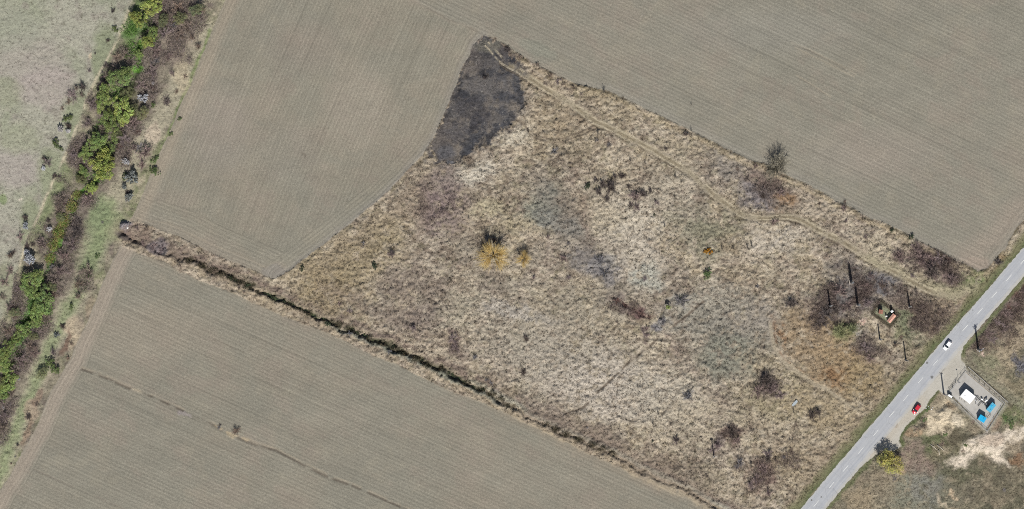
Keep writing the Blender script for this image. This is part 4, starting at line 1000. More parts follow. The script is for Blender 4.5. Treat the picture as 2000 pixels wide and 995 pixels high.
# creek belt -----------------------------------------------------------
P_('lime', CR, (300,12,23),(270,38,17),(202,325,29),(240,215,25),(178,368,13),(288,82,14))
P_('green', CR, (237,152,25),(205,190,22),(216,238,20),(188,280,22),(170,300,15),(66,545,22),(60,567,18),(87,587,24),(78,607,18),(48,645,18),(14,684,18),(8,712,17),(18,744,20),(20,724,12),(0,768,17),(212,292,14),(165,336,11),(300,66,13))
P_('olive', CR, (250,182,15),(352,36,14),(66,657,10),(84,730,13),(384,20,14),(280,222,13),(228,262,14),(100,560,12),(2,745,12))
P_('pale', CR, (38,665,13),(59,597,9))
P_('bush', CR, (103,716,15),(109,280,9),(303,335,11),(133,232,9),(303,312,8),(322,56,7),(252,108,9),(245,345,8),(175,540,6),(225,58,7),(118,290,6),(300,205,6))
P_('green', CR, (268,105,10),(225,268,11),(30,665,12),(72,630,12))
P_('olive', CR, (320,40,13),(262,215,12),(160,352,11),(118,425,10),(30,610,11))
P_('grey', CR, (272,290,11),(305,120,10),(100,520,10),(48,560,9),(68,650,9))
P_('white', CR, (282,192,12),(119,254,8),(134,256,6),(51,443,8),(96,447,7),(61,505,14),(299,163,4),(247,315,9),(86,329,6),(37,741,3),(7,796,4),(52,492,7))
P_('silver', CR, (260,347,16),(252,384,10),(243,366,7),(110,655,6))
P_('mauve', CR, (298,139,17),(275,168,14),(337,145,8),(206,159,12),(143,187,16),(176,139,6),(182,206,14),(172,242,12),(262,240,17),(242,272,14),(285,300,20),(279,322,13),(308,99,16),(322,66,17),(172,390,15),(139,479,17),(124,502,15),(116,529,18),(40,462,11),(83,476,13),(20,530,12),(10,552,12),(36,565,10),(104,690,12),(44,704,17),(30,725,14),(10,815,15),(70,690,12),(262,290,10),(146,305,13),(93,318,12),(330,112,10),(20,600,12))
P_('brown', CR, (229,113,13),(245,106,12),(332,33,17),(348,13,16),(366,53,14),(391,20,12),(119,390,17),(116,412,13),(109,553,16),(104,578,13),(33,612,13),(93,622,13),(172,530,18),(153,556,13),(155,580,12),(18,648,13),(232,258,11),(158,330,11),(200,250,9),(388,92,9),(375,75,10),(60,678,15),(5,835,14),(22,770,10),(352,70,12),(5,580,10),(20,500,9))
P_('dark', CR, (221,21,6),(161,170,11),(327,199,9),(50,425,8),(152,436,11),(149,456,16),(95,432,6),(25,496,8),(53,481,7),(123,637,8),(56,815,8),(134,246,8),(208,128,7),(195,172,8),(211,80,5),(186,105,3),(107,345,7),(250,303,7),(390,30,7),(250,376,6),(318,14,7),(86,310,6),(35,869,4),(116,345,5),(64,478,6),(12,690,8))
P_('grey', CR, (250,390,8),(112,654,7),(340,50,9),(200,142,5),(200,435,4),(30,892,3))
P_('red', CR, (298,172,7),(270,260,8),(22,906,3),(126,398,8),(235,288,8))
DI = 'd'
P_('mauve', DI, (300,482,10),(280,474,8),(316,488,9),(268,446,6))
P_('bush', CR, (352,232,5),(334,262,5),(190,500,6),(168,560,5),(140,600,6))
P_('brown', CR, (160,186,8),(150,172,8),(135,200,8),(122,212,6),(345,180,6),(362,150,6),(140,672,6),(134,700,7),(72,790,6))
P_('brown', DI, (420,530,7),(467,563,5),(477,572,4),(286,448,7),(352,520,6))
P_('grey', DI, (683,652,6),(760,688,6),(322,492,8),(1147,836,3),(950,742,5))
P_('dkgreen', DI, (452,544,5),(485,557,6),(516,573,6),(530,582,6),(556,592,5),(640,633,6),(770,678,6),(460,548,4),(945,762,4))
P_('brown', 'f', (462,842,11)); P_('grey', 'f', (428,835,5)); P_('dark', 'f', (430,830,3))
ME = 'm'
P_('gold', ME, (964,500,26),(1023,505,14))
P_('orange', ME, (1383,491,8.5)); P_('bush', ME, (1382,535,11)); P_('lime', ME, (1305,600,5))
P_('olive', ME, (1516,325,26),(1640,648,16),(1665,642,11))
P_('dkgreen', ME, (731,519,7),(1147,365,7),(590,525,6),(1780,463,6),(1742,450,5),(1655,636,7),(1278,420,3),(1275,862,3))
P_('grey', ME, (1083,296,9),(1445,905,9),(1345,775,12),(1330,590,13),(1293,627,8),(928,698,5),(1180,530,12),(1170,508,10),(1530,893,5),(960,750,5),(1165,275,4),(1190,282,5),(1480,560,4),(950,470,6),(1110,475,5),(710,475,4))
P_('thin', ME, (1467,910,7),(1231,315,5),(1260,320,5),(1168,262,6),(1319,345,5),(1317,385,5),(1298,443,5),(1285,808,5),(1275,828,5),(1350,256,4),(1032,258,5),(1180,180,6),(1550,805,5),(920,400,4),(905,410,4),(916,428,4),(1410,486,6),(1432,486,6),(1460,484,7),(1468,480,6),(1152,335,4),(690,615,4),(713,598,4),(1350,205,3))
P_('dark', ME, (1193,368,12),(1177,361,8),(1215,345,7),(1170,376,7),(1200,345,5),(1228,365,5),(1255,380,8),(1163,352,5),(1185,388,6),(1232,402,6),(1270,372,5),(1340,262,5),(990,98,6),(1022,728,7),(1028,662,6),(965,470,6),(765,495,6),(1430,845,12),(1495,742,13),(1950,512,7),(1300,290,4),(1585,812,9),(1597,806,7),(947,152,4),(1490,384,6),(1820,530,14),(1845,520,12),(1605,632,11),(1616,612,13),(1632,606,9),(1545,592,11),(1322,858,6),(1500,895,7))
P_('mauve', ME, (1240,385,12),(1244,404,9),(1282,396,6),(1262,655,7),(1264,642,5),(885,662,9),(890,680,8),(808,640,7),(765,497,7),(1480,765,12),(1505,760,11),(1525,772,9),(1440,862,9),(1402,872,10),(1392,880,7),(1500,885,8),(1490,918,10),(1478,938,10),(1466,948,8),(1500,965,8),(1800,505,13),(1812,520,12),(1835,505,11),(1790,484,9),(1858,545,11),(1782,540,6),(1755,500,9),(1640,570,13),(1655,600,11),(1690,560,9),(1700,540,7),(1692,592,12),(1690,680,10),(1700,700,8),(1320,862,7),(1525,378,7),(1648,408,7),(1653,432,4),(1690,462,5),(1090,160,6),(1110,543,5),(1100,505,7),(1070,465,5),(1042,543,5),(1475,325,5),(1512,434,7),(683,608,5),(663,594,4),(1260,545,5))
P_('brown', ME, (1120,170,5),(1075,150,7),(1065,165,5),(1100,165,6),(1135,185,5),(1205,630,4),(1790,575,9),(1770,568,8),(1810,628,9),(1824,643,8),(1785,632,9),(1800,612,8),(1748,675,7),(1738,690,7),(1760,660,6),(1780,607,7),(1832,612,6),(1470,960,7),(1515,900,6),(1545,880,7),(1555,830,6),(1560,912,5),(1050,128,6),(1015,112,6),(1040,140,4),(1380,930,6),(1650,395,5),(1440,330,6),(1460,350,7),(1155,560,4),(1600,400,5),(1770,520,5),(1722,560,8),(1745,560,7))
P_('red', ME, (1205,588,9),(1220,598,10),(1237,604,9),(1254,612,8),(1268,620,6),(1852,512,9))
RO = 'r'
P_('yellow', RO, (1738,903,25))
P_('mauve', RO, (1925,648,12),(1945,628,12),(1938,665,11),(1962,640,11),(1958,605,12),(1975,618,9),(1985,595,10),(1990,560,9),(1915,672,8))
P_('brown', RO, (1910,655,9),(1952,655,10),(1975,640,9),(1996,612,9),(1970,580,10),(1790,838,7),(1840,868,7),(1900,826,6),(1880,880,6))
P_('red', RO, (1966,596,8),(1978,570,8))
P_('grey', RO, (1992,718,12),(1985,708,7),(1962,958,5),(1748,935,6))
P_('bush', RO, (1975,830,8),(1964,818,7),(1812,800,5),(1806,820,5),(1885,870,5),(1846,850,5))
P_('thin', RO, (1987,704,6),(1700,965,5))

SIZEW = lambda r: 'small ' if r < 6.5 else ('' if r < 13 else 'large ')
def plant(look, zone, px, py, r, i, label):
    shp, name, c1, c2, hf, words, cat = LOOK[look]
    if look == 'olive' and zone == 'm': shp, name = 'greytree', 'budding_tree'
    var = SH[shp][i % len(SH[shp])]; rnd = random.Random(i*7+3)
    x, y = W(px, py); R = r*S*(1.32 if zone == 'm' and look in ('dark', 'mauve', 'thin', 'grey') and (px, py) != (1083, 296) else 1.12 if shp == 'greytree' else 1.25 if shp == 'willow' else 1.04 if shp in ('leaf','sparse','bush') else 1.0 if shp != 'tall' else .8); z = float(hz(x, y))
    root = empty(name, (x, y, z), rnd.random()*6.28)
    sq = rnd.uniform(.86, 1.16); hh = R*hf*rnd.uniform(.85, 1.1)*(.35 if zone == 'r' and shp != 'sparse' else 1)
    if shp in ('leaf', 'sparse'): hh = max(hh, 2.2)
    root.scale = (R*sq, R/sq, hh)
    tag(root, label, cat, {'c': 'plants of the creek belt', 'd': 'plants along the ditch', 'f': 'shrubs in the lower crop', 'm': 'plants of the dry meadow', 'r': 'plants beyond the road'}[zone])
    if (px, py) == (1516, 325): c1, c2 = (136, 132, 124), (158, 152, 132)
    j = rnd.uniform(.86, 1.14); jr = rnd.uniform(.96, 1.05)
    for me, c in zip(var, (c1, c2)):
        o = bpy.data.objects.new(me.name.split('.')[0], me); COL.objects.link(o); o.parent = root
        a = alb(*c); o.color = (a[0]*j*jr, a[1]*j, a[2]*j/jr, 1)
    return root
# labels: look and size, then where it stands against something one can find
MARKS = [('the white shrub by the eastern grass',282,192),('the brightest lime tree of the creek',202,325),('the top of the creek belt',300,0),('the twin white shrubs',126,254),('the biggest white shrub',61,507),
 ('the reed bed in the creek',125,440),('the pale green bush',38,665),('the ditch head rubble',246,441),('the biggest silvery shrub',260,347),('the burnt patch',930,200),('the round field edge bush',103,716),('the lower left creek corner',5,800),
 ('the wide golden willow',964,500),('the smaller golden willow',1023,505),('the vivid orange bush',1383,491),('the field edge olive tree',1516,325),('the reddish gully strip',1230,602),('the dark sapling cluster',1195,365),
 ('the lone meadow pole',1394,890),('the meadow track bend',1450,420),('the enclosed plot',1723,612),('the brown reed patch',1590,680),('the big eastern thicket',1825,515),('the westernmost scrub pole',1620,597),('the far verge pole',1910,682),
 ('the gas station yard',1905,780),('the yellow roadside tree',1738,903),('the red car',1789,798),('the thicket at the meadow foot',1490,930),('the white puddle',1552,788),('the central mauve clump',885,668),('the lone left meadow bush',731,520),('the pale spoil ground',1925,868),
 ('the track by the burnt patch',1040,158),('the bluish shrub by old wheel marks',1083,296),('the weed clump in the field',462,842),('the ditch corner',540,590),('the ditch at its middle',800,697),('the straight wheel mark',1250,690),('the track entrance pole',1776,599),
 ('the creek fork at the top',270,70),('the bare pair in the eastern strip',337,150)]
def build_plants():
    info = []
    for i, (look, zone, px, py, r) in enumerate(PLANTS):
        if zone == 'r' and look != 'yellow':
            while float(seg_dist(np.array([px], float), np.array([py], float), ROAD_C)[0][0]) < 29+r: px += .75; py += .66
            PLANTS[i] = (look, zone, px, py, r)
    for i, (look, zone, px, py, r) in enumerate(PLANTS):
        ms = sorted(MARKS, key=lambda m: math.hypot(m[1]-px, m[2]-py)); m = ms[0] if math.hypot(ms[0][1]-px, ms[0][2]-py) > 5 else ms[1]
        dx, dy = px-m[1], py-m[2]; a = (math.degrees(math.atan2(-dy, dx))+360) % 360
        dirw = ['right of', 'up and right of', 'above', 'up and left of', 'left of', 'down and left of', 'below', 'down and right of'][int((a+22.5)//45) % 8]
        info.append([look, zone, px, py, r, SIZEW(r), m, dirw, math.hypot(dx, dy)])
    seen = {}
    for k, q in enumerate(info): seen.setdefault((q[0], q[5], q[6][0], q[7]), []).append(k)
    ordw = ['nearest', 'second', 'third', 'fourth', 'fifth', 'sixth', 'seventh', 'eighth', 'ninth', 'tenth']
    for key, ks in seen.items():
        ks.sort(key=lambda k: info[k][8])
        for n, k in enumerate(ks):
            look, zone, px, py, r, sz, m, dirw, dist = info[k]; w = LOOK[look][5]; w = w[6:] if w.startswith('small ') else w
            lab = f"{sz}{w} {dirw} {m[0]}"
            if len(ks) > 1: lab = f"{ordw[n]} {sz}{w} {dirw} {m[0]}"
            if n == 0 and len(ks) > 1: lab = f"{sz}{w} {dirw} {m[0]}, closest to it"
            if len(lab.replace(',', '').split()) > 16: lab = lab.replace(', closest to it', '').replace('bare bluish grey', 'bluish grey')
            plant(look, zone, px, py, r, k, lab)
SPECIAL = {}
build_plants()
# ================================================================= BUILT THINGS
import bmesh
class MB:
    def __init__(s): s.bm = bmesh.new()
    def box(s, cx, cy, cz, sx, sy, sz, rz=0.0, bev=0.0, M=None):
        r = bmesh.ops.create_cube(s.bm, size=1.0); vs = r['verts']
        mt = Matrix.Translation((cx, cy, cz)) @ Matrix.Rotation(rz, 4, 'Z') @ Matrix.Diagonal((sx, sy, sz, 1))
        if M is not None: mt = M @ mt
        bmesh.ops.transform(s.bm, matrix=mt, verts=vs)
        if bev > 0:
            es = list({e for v in vs for e in v.link_edges}); bmesh.ops.bevel(s.bm, geom=es, offset=bev, segments=2, affect='EDGES', profile=.6)
        return s
    def cyl(s, p0, p1, r0, r1=None, n=10):
        p0, p1 = Vector(p0), Vector(p1); d = p1-p0; r1 = r0 if r1 is None else r1
        q = d.to_track_quat('Z', 'Y').to_matrix().to_4x4()
        bmesh.ops.create_cone(s.bm, cap_ends=True, segments=n, radius1=r0, radius2=r1, depth=d.length, matrix=Matrix.Translation((p0+p1)/2) @ q); return s
    def ball(s, c, r, sc=(1, 1, 1), n=10):
        bmesh.ops.create_uvsphere(s.bm, u_segments=n, v_segments=max(6, n//2+2), radius=r, matrix=Matrix.Translation(c) @ Matrix.Diagonal((*sc, 1))); return s
    def face(s, pts):
        s.bm.faces.new([s.bm.verts.new(p) for p in pts]); return s
    def pipe(s, pts, r, n=9):
        for a, b in zip(pts, pts[1:]): s.cyl(a, b, r, n=n)
        for p in pts[1:-1]: s.ball(p, r*1.02, n=8)
        return s
    def build(s, name, mat, parent=None, smooth=False):
        me = bpy.data.meshes.new(name); bmesh.ops.recalc_face_normals(s.bm, faces=s.bm.faces); s.bm.to_mesh(me); s.bm.free()
        for m in (mat if isinstance(mat, (list, tuple)) else [mat]): me.materials.append(m)
        if smooth: me.polygons.foreach_set('use_smooth', [True]*len(me.polygons))
        return link(bpy.data.objects.new(name, me), parent)
M_POLE = mat_paint('weathered_concrete_pole', (.16, .155, .15), .9, .2, .2, 3)
M_WOODP = mat_paint('tarred_wooden_pole', (.055, .045, .04), .9, .2, .3, 4)
M_STEELD = mat_paint('dark_galvanised_steel', (.13, .135, .14), .5, .5, .15, 5, .6)
M_STEEL = mat_paint('galvanised_steel', (.42, .43, .44), .45, .5, .12, 5, .5)
M_PORC = mat_paint('grey_porcelain', (.35, .36, .38), .25, .6, .1, 8)
M_WHITE = mat_paint('white_painted_metal', (.80, .80, .78), .5, .4, .05, 2.5, dirt=(.55, .54, .50))
M_BLUE = mat_paint('bright_blue_painted_metal', (.0, .31, .56), .5, .35, .07, 1.5, dirt=(.02, .30, .50))
M_BLUE2 = mat_paint('faded_blue_painted_metal', (.06, .31, .46), .6, .3, .2, 2.0, dirt=(.16, .33, .40))
M_DARK = mat_paint('black_vent_metal', (.03, .03, .032), .6, .3, .2, 5)
M_RUST = mat_paint('rusty_red_sheet', (.30, .14, .10), .85, .2, .25, 3, dirt=(.16, .09, .06))
M_SALM = mat_paint('salmon_clay_tiles', (.50, .26, .19), .85, .2, .3, 5, dirt=(.55, .48, .42))
M_PLAST = mat_paint('pale_plaster', (.52, .50, .45), .9, .2, .12, 2, dirt=(.3, .28, .25))
M_YELL = mat_paint('yellow_gas_pipe_paint', (.50, .36, .06), .5, .4, .15, 4)
M_STONE = mat_paint('pale_rubble_stone', alb(190,178,164), .95, .2, .25, 3)
M_PINK = mat_paint('pinkish_broken_brick', alb(216,178,160), .95, .2, .25, 3)
M_LOG = mat_paint('bleached_bare_wood', alb(196,186,164), .9, .2, .2, 4)
M_ASH = mat_paint('grey_rubble', alb(140,132,134), .95, .2, .3, 2)

# ---- poles: (base px, base py, tip px, tip py, kind, base radius, label)
TANE = math.tan(math.radians(SUN_EL))
def utility_pole(bx, by, tx, ty, kind, rb, label, name='utility_pole', group='utility poles near the road'):
    x, y = W(bx, by); z = float(hz(x, y)); L = math.hypot(tx-bx, ty-by)*S; h = L*TANE
    root = empty(name, (x, y, z), math.radians({'T': 12, 'big': 35, 'stub': 0, 'arm': -20}.get(kind, 0))); tag(root, label, 'utility pole', group)
    mt = M_WOODP if kind == 'stub' else M_POLE
    if kind in ('big', 'heavy'):
        # tapered square concrete mast with two chamfers
        m = MB(); n = 8; m.cyl((0, 0, -.3), (0, 0, h), rb*1.25, rb*.95, n); m.build('mast', mt, root)
        MB().box(0, 0, .12, rb*3.6, rb*3.6, .36, bev=.04).build('footing', M_STONE, root)
        MB().box(0, 0, h+.03, rb*1.3, rb*1.3, .06).build('mast_cap', M_STEELD, root)
    else:
        MB().cyl((0, 0, -.3), (0, 0, h), rb*1.25, rb*1.0, 10).build('mast', mt, root)
        MB().cyl((0, 0, -.05), (0, 0, .14), rb*2.2, rb*2.0, 10).build('footing', M_STONE, root)
    if kind == 'big':
        for zz, w in ((h-.35, 2.2), (h-1.3, 1.5)):
            arm = MB().box(0, 0, zz, w, .13, .13).build('crossarm', M_STEELD, root)
            for sx in (-1, 1):
                MB().cyl((sx*(w/2-.12), 0, zz+.06), (sx*(w/2-.12), 0, zz+.42), .10, .16, 9).build('insulator', M_PORC, root)
            MB().cyl((-w*.3, 0, zz), (0, 0, zz-.7), .03).cyl((w*.3, 0, zz), (0, 0, zz-.7), .03).build('brace', M_STEELD, root)
        MB().cyl((0, 0, h), (0, 0, h+.4), .10, .15, 9).build('insulator', M_PORC, root)
    if kind in ('T', 'arm'):
        MB().box(0, 0, h-.2, 1.3, .11, .11).build('crossarm', M_STEELD, root)
        for sx in (-1, 1): MB().cyl((sx*.55, 0, h-.15), (sx*.55, 0, h+.12), .07, .10, 8).build('insulator', M_PORC, root)
    if kind == 'heavy':
        MB().box(0, 0, h*.93, .95, .14, .16).build('crossarm', M_STEELD, root)
        for i in range(3): MB().box(0, rb*.72, h*(.3+.15*i), .25, .06, .08).build('step_iron', M_STEELD, root)
    if kind == 'steps':
        for i in range(5): MB().box(.26, 0, h*(.35+.11*i), .36, .07, .07).build('step_iron', M_STEELD, root)
        MB().box(0, 0, h-.15, .6, .10, .12).build('crossarm', M_STEELD, root)
    return root
utility_pole(1662.4, 552, 1656.2, 514, 'heavy', .46, 'thick concrete pole, northernmost of the poles in the scrub')
utility_pole(1674.8, 595.5, 1668.7, 558.4, 'heavy', .40, 'thick concrete pole just left of the enclosed plot')
utility_pole(1620.6, 597.4, 1614.6, 562.4, 'T', .32, 'westernmost pole, standing over the dark brush beside the brown patch')
utility_pole(1775.9, 598.9, 1772.7, 568.8, 'plain', .30, 'plain pole between the enclosed plot and the field track')
utility_pole(1718.4, 662.9, 1714.5, 632.9, 'steps', .24, 'pole with step irons just below the enclosed plot')
utility_pole(1769.3, 704.2, 1764.9, 666.8, 'steps', .24, 'pole with step irons nearest to the left road verge')
utility_pole(1394, 890.7, 1390.4, 857.9, 'T', .18, 'slim lone pole standing far out in the dry meadow')
utility_pole(1910.5, 683, 1904.3, 634.5, 'big', .36, 'tall pole with crossarms and insulators, shadow falling onto the road')
utility_pole(1843.4, 770, 1838.9, 728.7, 'arm', .26, 'dark pole at the edge of the gravel layby beside the yard')
utility_pole(1718.4, 901, 1714.4, 868.5, 'stub', .27, 'dark pole beside the yellow green roadside tree')

# ---- lamp post by the yard gate
x, y = W(1872, 747); h = 24.4*S*TANE
lp = empty('street_lamp', (x, y, 0), 0); tag(lp, 'thin lamp post beside the yard gate with a small round head', 'street lamp')
MB().cyl((0, 0, 0), (0, 0, h), .06, .045, 8).build('post', M_STEELD, lp); MB().cyl((0, 0, 0), (0, 0, .12), .18, .16, 10).build('base_plate', M_STEELD, lp)
MB().cyl((0, 0, h), (-.12, .1, h+.05), .04, n=6).build('bracket', M_STEELD, lp); MB().ball((-.14, .12, h+.08), .2, (1.3, 1.3, .55), 12).build('lamp_head', M_STEELD, lp)

# ---- cabins of the gas station
def cabin(name, label, cat, corners, hgt, roofmat, wallmat, seams, roofz=.10, group=None, faded=False):
    p = [np.array(W(*c)) for c in corners]; cen = sum(p)/4; u = (p[1]-p[0]); v = (p[3]-p[0]); lu, lv = np.linalg.norm(u), np.linalg.norm(v); ang = math.atan2(u[1], u[0])
    sgn = 1 if (u[0]*v[1]-u[1]*v[0]) > 0 else -1
    root = empty(name, (cen[0], cen[1], .09), ang); tag(root, label, cat, group)
    ww, dd = lu-.16, lv-.16
    MB().box(0, 0, (hgt)/2, ww, dd, hgt, bev=.02).build('wall', wallmat, root)
    MB().box(0, 0, .06, ww+.2, dd+.2, .12).build('plinth', M_CONC, root)
    rf = MB().box(0, 0, hgt+roofz/2+.004, lu, lv, roofz, bev=.025).build('roof', roofmat, root)
    for k in range(1, seams):
        MB().box(-lu/2+lu*k/seams, 0, hgt+roofz+.022, .035, lv-.04, .03).build('roof_seam', roofmat, rf)
    d = MB().box(0, 0, 1.0, .85, .05, 1.95, bev=.01).build('door', M_STEEL if name != 'white_cabin' else M_BLUE2, root); d.location = (-ww*.1, -sgn*(dd/2+.03), .1)
    MB().box(.3, -sgn*.05, 1.0, .04, .05, .18).build('handle', M_DARK, d)
    for sx in (-1, 1):
        vv = MB().box(0, 0, 0, .06, .5, .35).build('vent', M_DARK, root); vv.location = (sx*(ww/2+.02), 0, hgt*.8)
        for q in range(4): MB().box(sx*.035, 0, -.12+.08*q, .03, .46, .02).build('louvre', M_STEEL, vv)
    return root, lu, lv
wc, lu, lv = cabin('white_cabin', 'white flat roofed cabin, the largest building in the fenced yard', 'cabin', [(1884.9,758.8),(1903.7,773.9),(1892.4,789.7),(1874.3,773.9)], 2.75, M_WHITE, M_WHITE, 4)
MB().box(0, lv*0, 2.75+.135, lu-.06, .035, .03).build('roof_seam', M_WHITE, [o for o in wc.children if o.name.startswith('roof')][0])
MB().box(-lu*.2, lv*.0-.6, 2.95, .35, .35, .16, bev=.03).build('roof_vent', M_WHITE, wc)
b1, lu1, lv1 = cabin('blue_cabin', 'bright blue cabin in the lower corner of the fenced yard', 'cabin', [(1914.3,809.4),(1926.3,816.9),(1919.5,825.9),(1907.5,818.4)], 2.35, M_BLUE, M_BLUE, 3, group='blue cabins in the yard')
b2, lu2, lv2 = cabin('blue_cabin', 'faded blue narrow cabin in the right corner of the fenced yard', 'cabin', [(1936.9,785.2),(1944.4,791.3),(1933.1,807.8),(1924,798.8)], 2.2, M_BLUE2, M_BLUE2, 2, group='blue cabins in the yard')
MB().box(-.3, .5, 2.36, .6, .7, .1, bev=.02).build('roof_hatch', M_BLUE, b2); MB().cyl((.35, -.9, 2.2), (.35, -.9, 2.75), .06).build('vent_pipe', M_STEELD, b2)
MB().cyl((.5, .3, 2.3), (.5, .3, 3.0), .05).build('vent_pipe', M_STEELD, b1)
# row of dark bottles / posts at the foot of the white cabin
for i, (px, py) in enumerate([(1874.5,779.5),(1878.6,781.8),(1881.2,784.6),(1884,786.2),(1886.8,787.6)]):
    x, y = W(px, py); b = empty('bollard', (x, y, .09), 0); tag(b, ['dark bollard at the left corner of the white cabin', 'second dark bollard from the left along the white cabin', 'middle dark bollard along the lower wall of the white cabin', 'fourth dark bollard from the left along the white cabin', 'rightmost dark bollard along the lower wall of the white cabin'][i], 'bollard', 'bollards along the white cabin')
    MB().cyl((0, 0, 0), (0, 0, .75), .09, .09, 10).build('post', M_DARK, b); MB().ball((0, 0, .77), .095, (1, 1, .5), 8).build('cap', M_STEEL, b)
# gas pipework between the cabins
gp = empty('gas_pipework', (*W(1912, 786), .09), math.radians(-38)); tag(gp, 'dark pipes and valves on stands between the white and blue cabins', 'pipework')
MB().pipe([(-3.0, .5, .1), (-3.0, .5, .9), (2.6, .5, .9), (2.6, .5, .1)], .13).build('pipe', M_STEELD, gp)
MB().pipe([(-2.8, -.35, .1), (-2.8, -.35, 1.15), (-.6, -.35, 1.15), (-.6, -1.3, 1.15), (-.6, -1.3, .1)], .11).build('pipe', M_STEEL, gp)
MB().pipe([(-1.5, .5, .9), (-1.5, .5, 1.6), (.3, .5, 1.6), (.3, .5, .9)], .09).build('pipe', M_STEELD, gp)
MB().pipe([(1.0, 1.1, .1), (1.0, 1.1, 1.3), (3.6, 1.1, 1.3), (3.6, 1.1, .1)], .12).build('pipe', M_DARK, gp)
MB().pipe([(.6, -1.5, .5), (.6, 1.1, .5)], .12).build('pipe', M_DARK, gp)
for q in ((-2.1, .5, 1.05), (-.6, .5, 1.75), (1.6, .5, 1.05), (2.4, 1.1, 1.5), (-1.7, -.35, 1.3)):
    vb = MB().ball(q, .22, (1, 1, .9), 10).build('valve', M_DARK, gp, True)
    MB().cyl((q[0], q[1], q[2]+.15), (q[0], q[1], q[2]+.42), .03, n=6).cyl((q[0], q[1], q[2]+.42), (q[0], q[1], q[2]+.46), .2, n=12).build('handwheel', M_STEEL, vb)
for q in ((-2.3, .5), (-.2, .5), (1.7, .5), (-1.6, -.35), (2.9, 1.1)): MB().box(q[0], q[1], .42, .14, .22, .84).build('support', M_CONC, gp)
# small white vessel among the pipes
x, y = W(1925.5, 782.5); tk = empty('gas_tank', (x, y, .09), math.radians(35)); tag(tk, 'small white horizontal tank beside the faded blue cabin', 'tank')
MB().cyl((-.6, 0, 1.3), (.6, 0, 1.3), .3, n=14).ball((-.6, 0, 1.3), .3, (.5, 1, 1), 12).ball((.6, 0, 1.3), .3, (.5, 1, 1), 12).build('vessel', M_WHITE, tk, True)
for sx in (-.4, .4): MB().box(sx, 0, .5, .1, .4, 1.0).build('leg', M_STEEL, tk)
x, y = W(1917.5, 780.5); mb = empty('meter_box', (x, y, .09), math.radians(-38)); tag(mb, 'pale grey meter box between the pipes', 'meter box')
MB().box(0, 0, .55, .7, .45, 1.1, bev=.03).build('case', M_STEEL, mb); MB().box(0, -.24, .6, .5, .03, .7).build('door', M_WHITE, mb); MB().box(0, 0, 1.13, .78, .53, .05, bev=.01).build('lid', M_WHITE, mb)
# steel frame by the lower blue cabin
fr = empty('pipe_frame', (*W(1931, 813), .09), math.radians(48)); tag(fr, 'thin dark pipe frame between the two blue cabins', 'pipe frame')
MB().pipe([(-.9, -.3, 0), (-.9, -.3, .9), (.9, -.3, .9), (.9, -.3, 0)], .05, 8).build('rail', M_DARK, fr); MB().pipe([(-.9, .3, 0), (-.9, .3, .9), (.9, .3, .9), (.9, .3, 0)], .05, 8).build('rail', M_DARK, fr); MB().pipe([(-.9, -.3, .9), (-.9, .3, .9)], .04).pipe([(.9, -.3, .9), (.9, .3, .9)], .04).build('crossbar', M_DARK, fr)
# white cabinet in the left corner by the fence
wb = empty('white_cabinet', (*W(1855, 773.5), .05), math.radians(-32)); tag(wb, 'low white rounded cabinet at the left corner of the yard fence', 'cabinet')
MB().box(0, 0, .95, 1.75, .75, 1.75, bev=.12).build('case', M_WHITE, wb); MB().box(0, 0, .06, 1.85, .85, .12).build('plinth', M_CONC, wb); MB().box(-.3, -.39, .95, .7, .03, 1.3).build('door', M_STEEL, wb)
MB().cyl((.1, 0, 1.8), (.1, 0, 1.98), .09).build('vent_cap', M_STEELD, wb)
# gravel disc pad near pole
# ---- fence round the yard
M_WIRE = mat_paint('thin_grey_fence_wire', (.28, .29, .29), .6, .4, .1, 5, .4)
fx = [(1885,724.5),(1962,788.5),(1927.5,842),(1851,771)]
fence = empty('wire_fence', (*W(1905, 782), 0), 0); tag(fence, 'grey wire fence with concrete footing around the gas station yard', 'fence')
ox, oy = W(1905, 782)
def fence_run(a, b, skip=None):
    pa, pb = np.array(W(*a))-[ox, oy], np.array(W(*b))-[ox, oy]; L = np.linalg.norm(pb-pa); d = (pb-pa)/L; ang = math.atan2(d[1], d[0]); n = max(1, int(round(L/2.6)))
    c = (pa+pb)/2
    MB().box(c[0], c[1], .1, L-.12, .16, .26, ang).build('footing', M_CONC, fence)
    for k in range(n+1):
        q = pa+d*L*k/n; MB().box(q[0], q[1], .95, .09, .09, 1.9, ang).build('post', M_STEEL, fence)
    m = MB()
    for zz in (.3, .75, 1.2, 1.65): m.cyl((*pa, zz), (*pb, zz), .014, n=4)
    k = int(L/.3)
    for i in range(k): q = pa+d*L*(i+.5)/k; m.cyl((*q, .24), (*q, 1.7), .007, n=3)
    m.build('wire_mesh', M_WIRE, fence)
    m2 = MB().cyl((*pa, 1.75), (*pb, 1.75), .025, n=6).build('top_rail', M_STEEL, fence)
fence_run(fx[0], fx[1]); fence_run(fx[1], fx[2]); fence_run(fx[2], (1889.5, 806.7)); fence_run((1889.5, 806.7), fx[3]); fence_run(fx[0], (1869, 745.5))
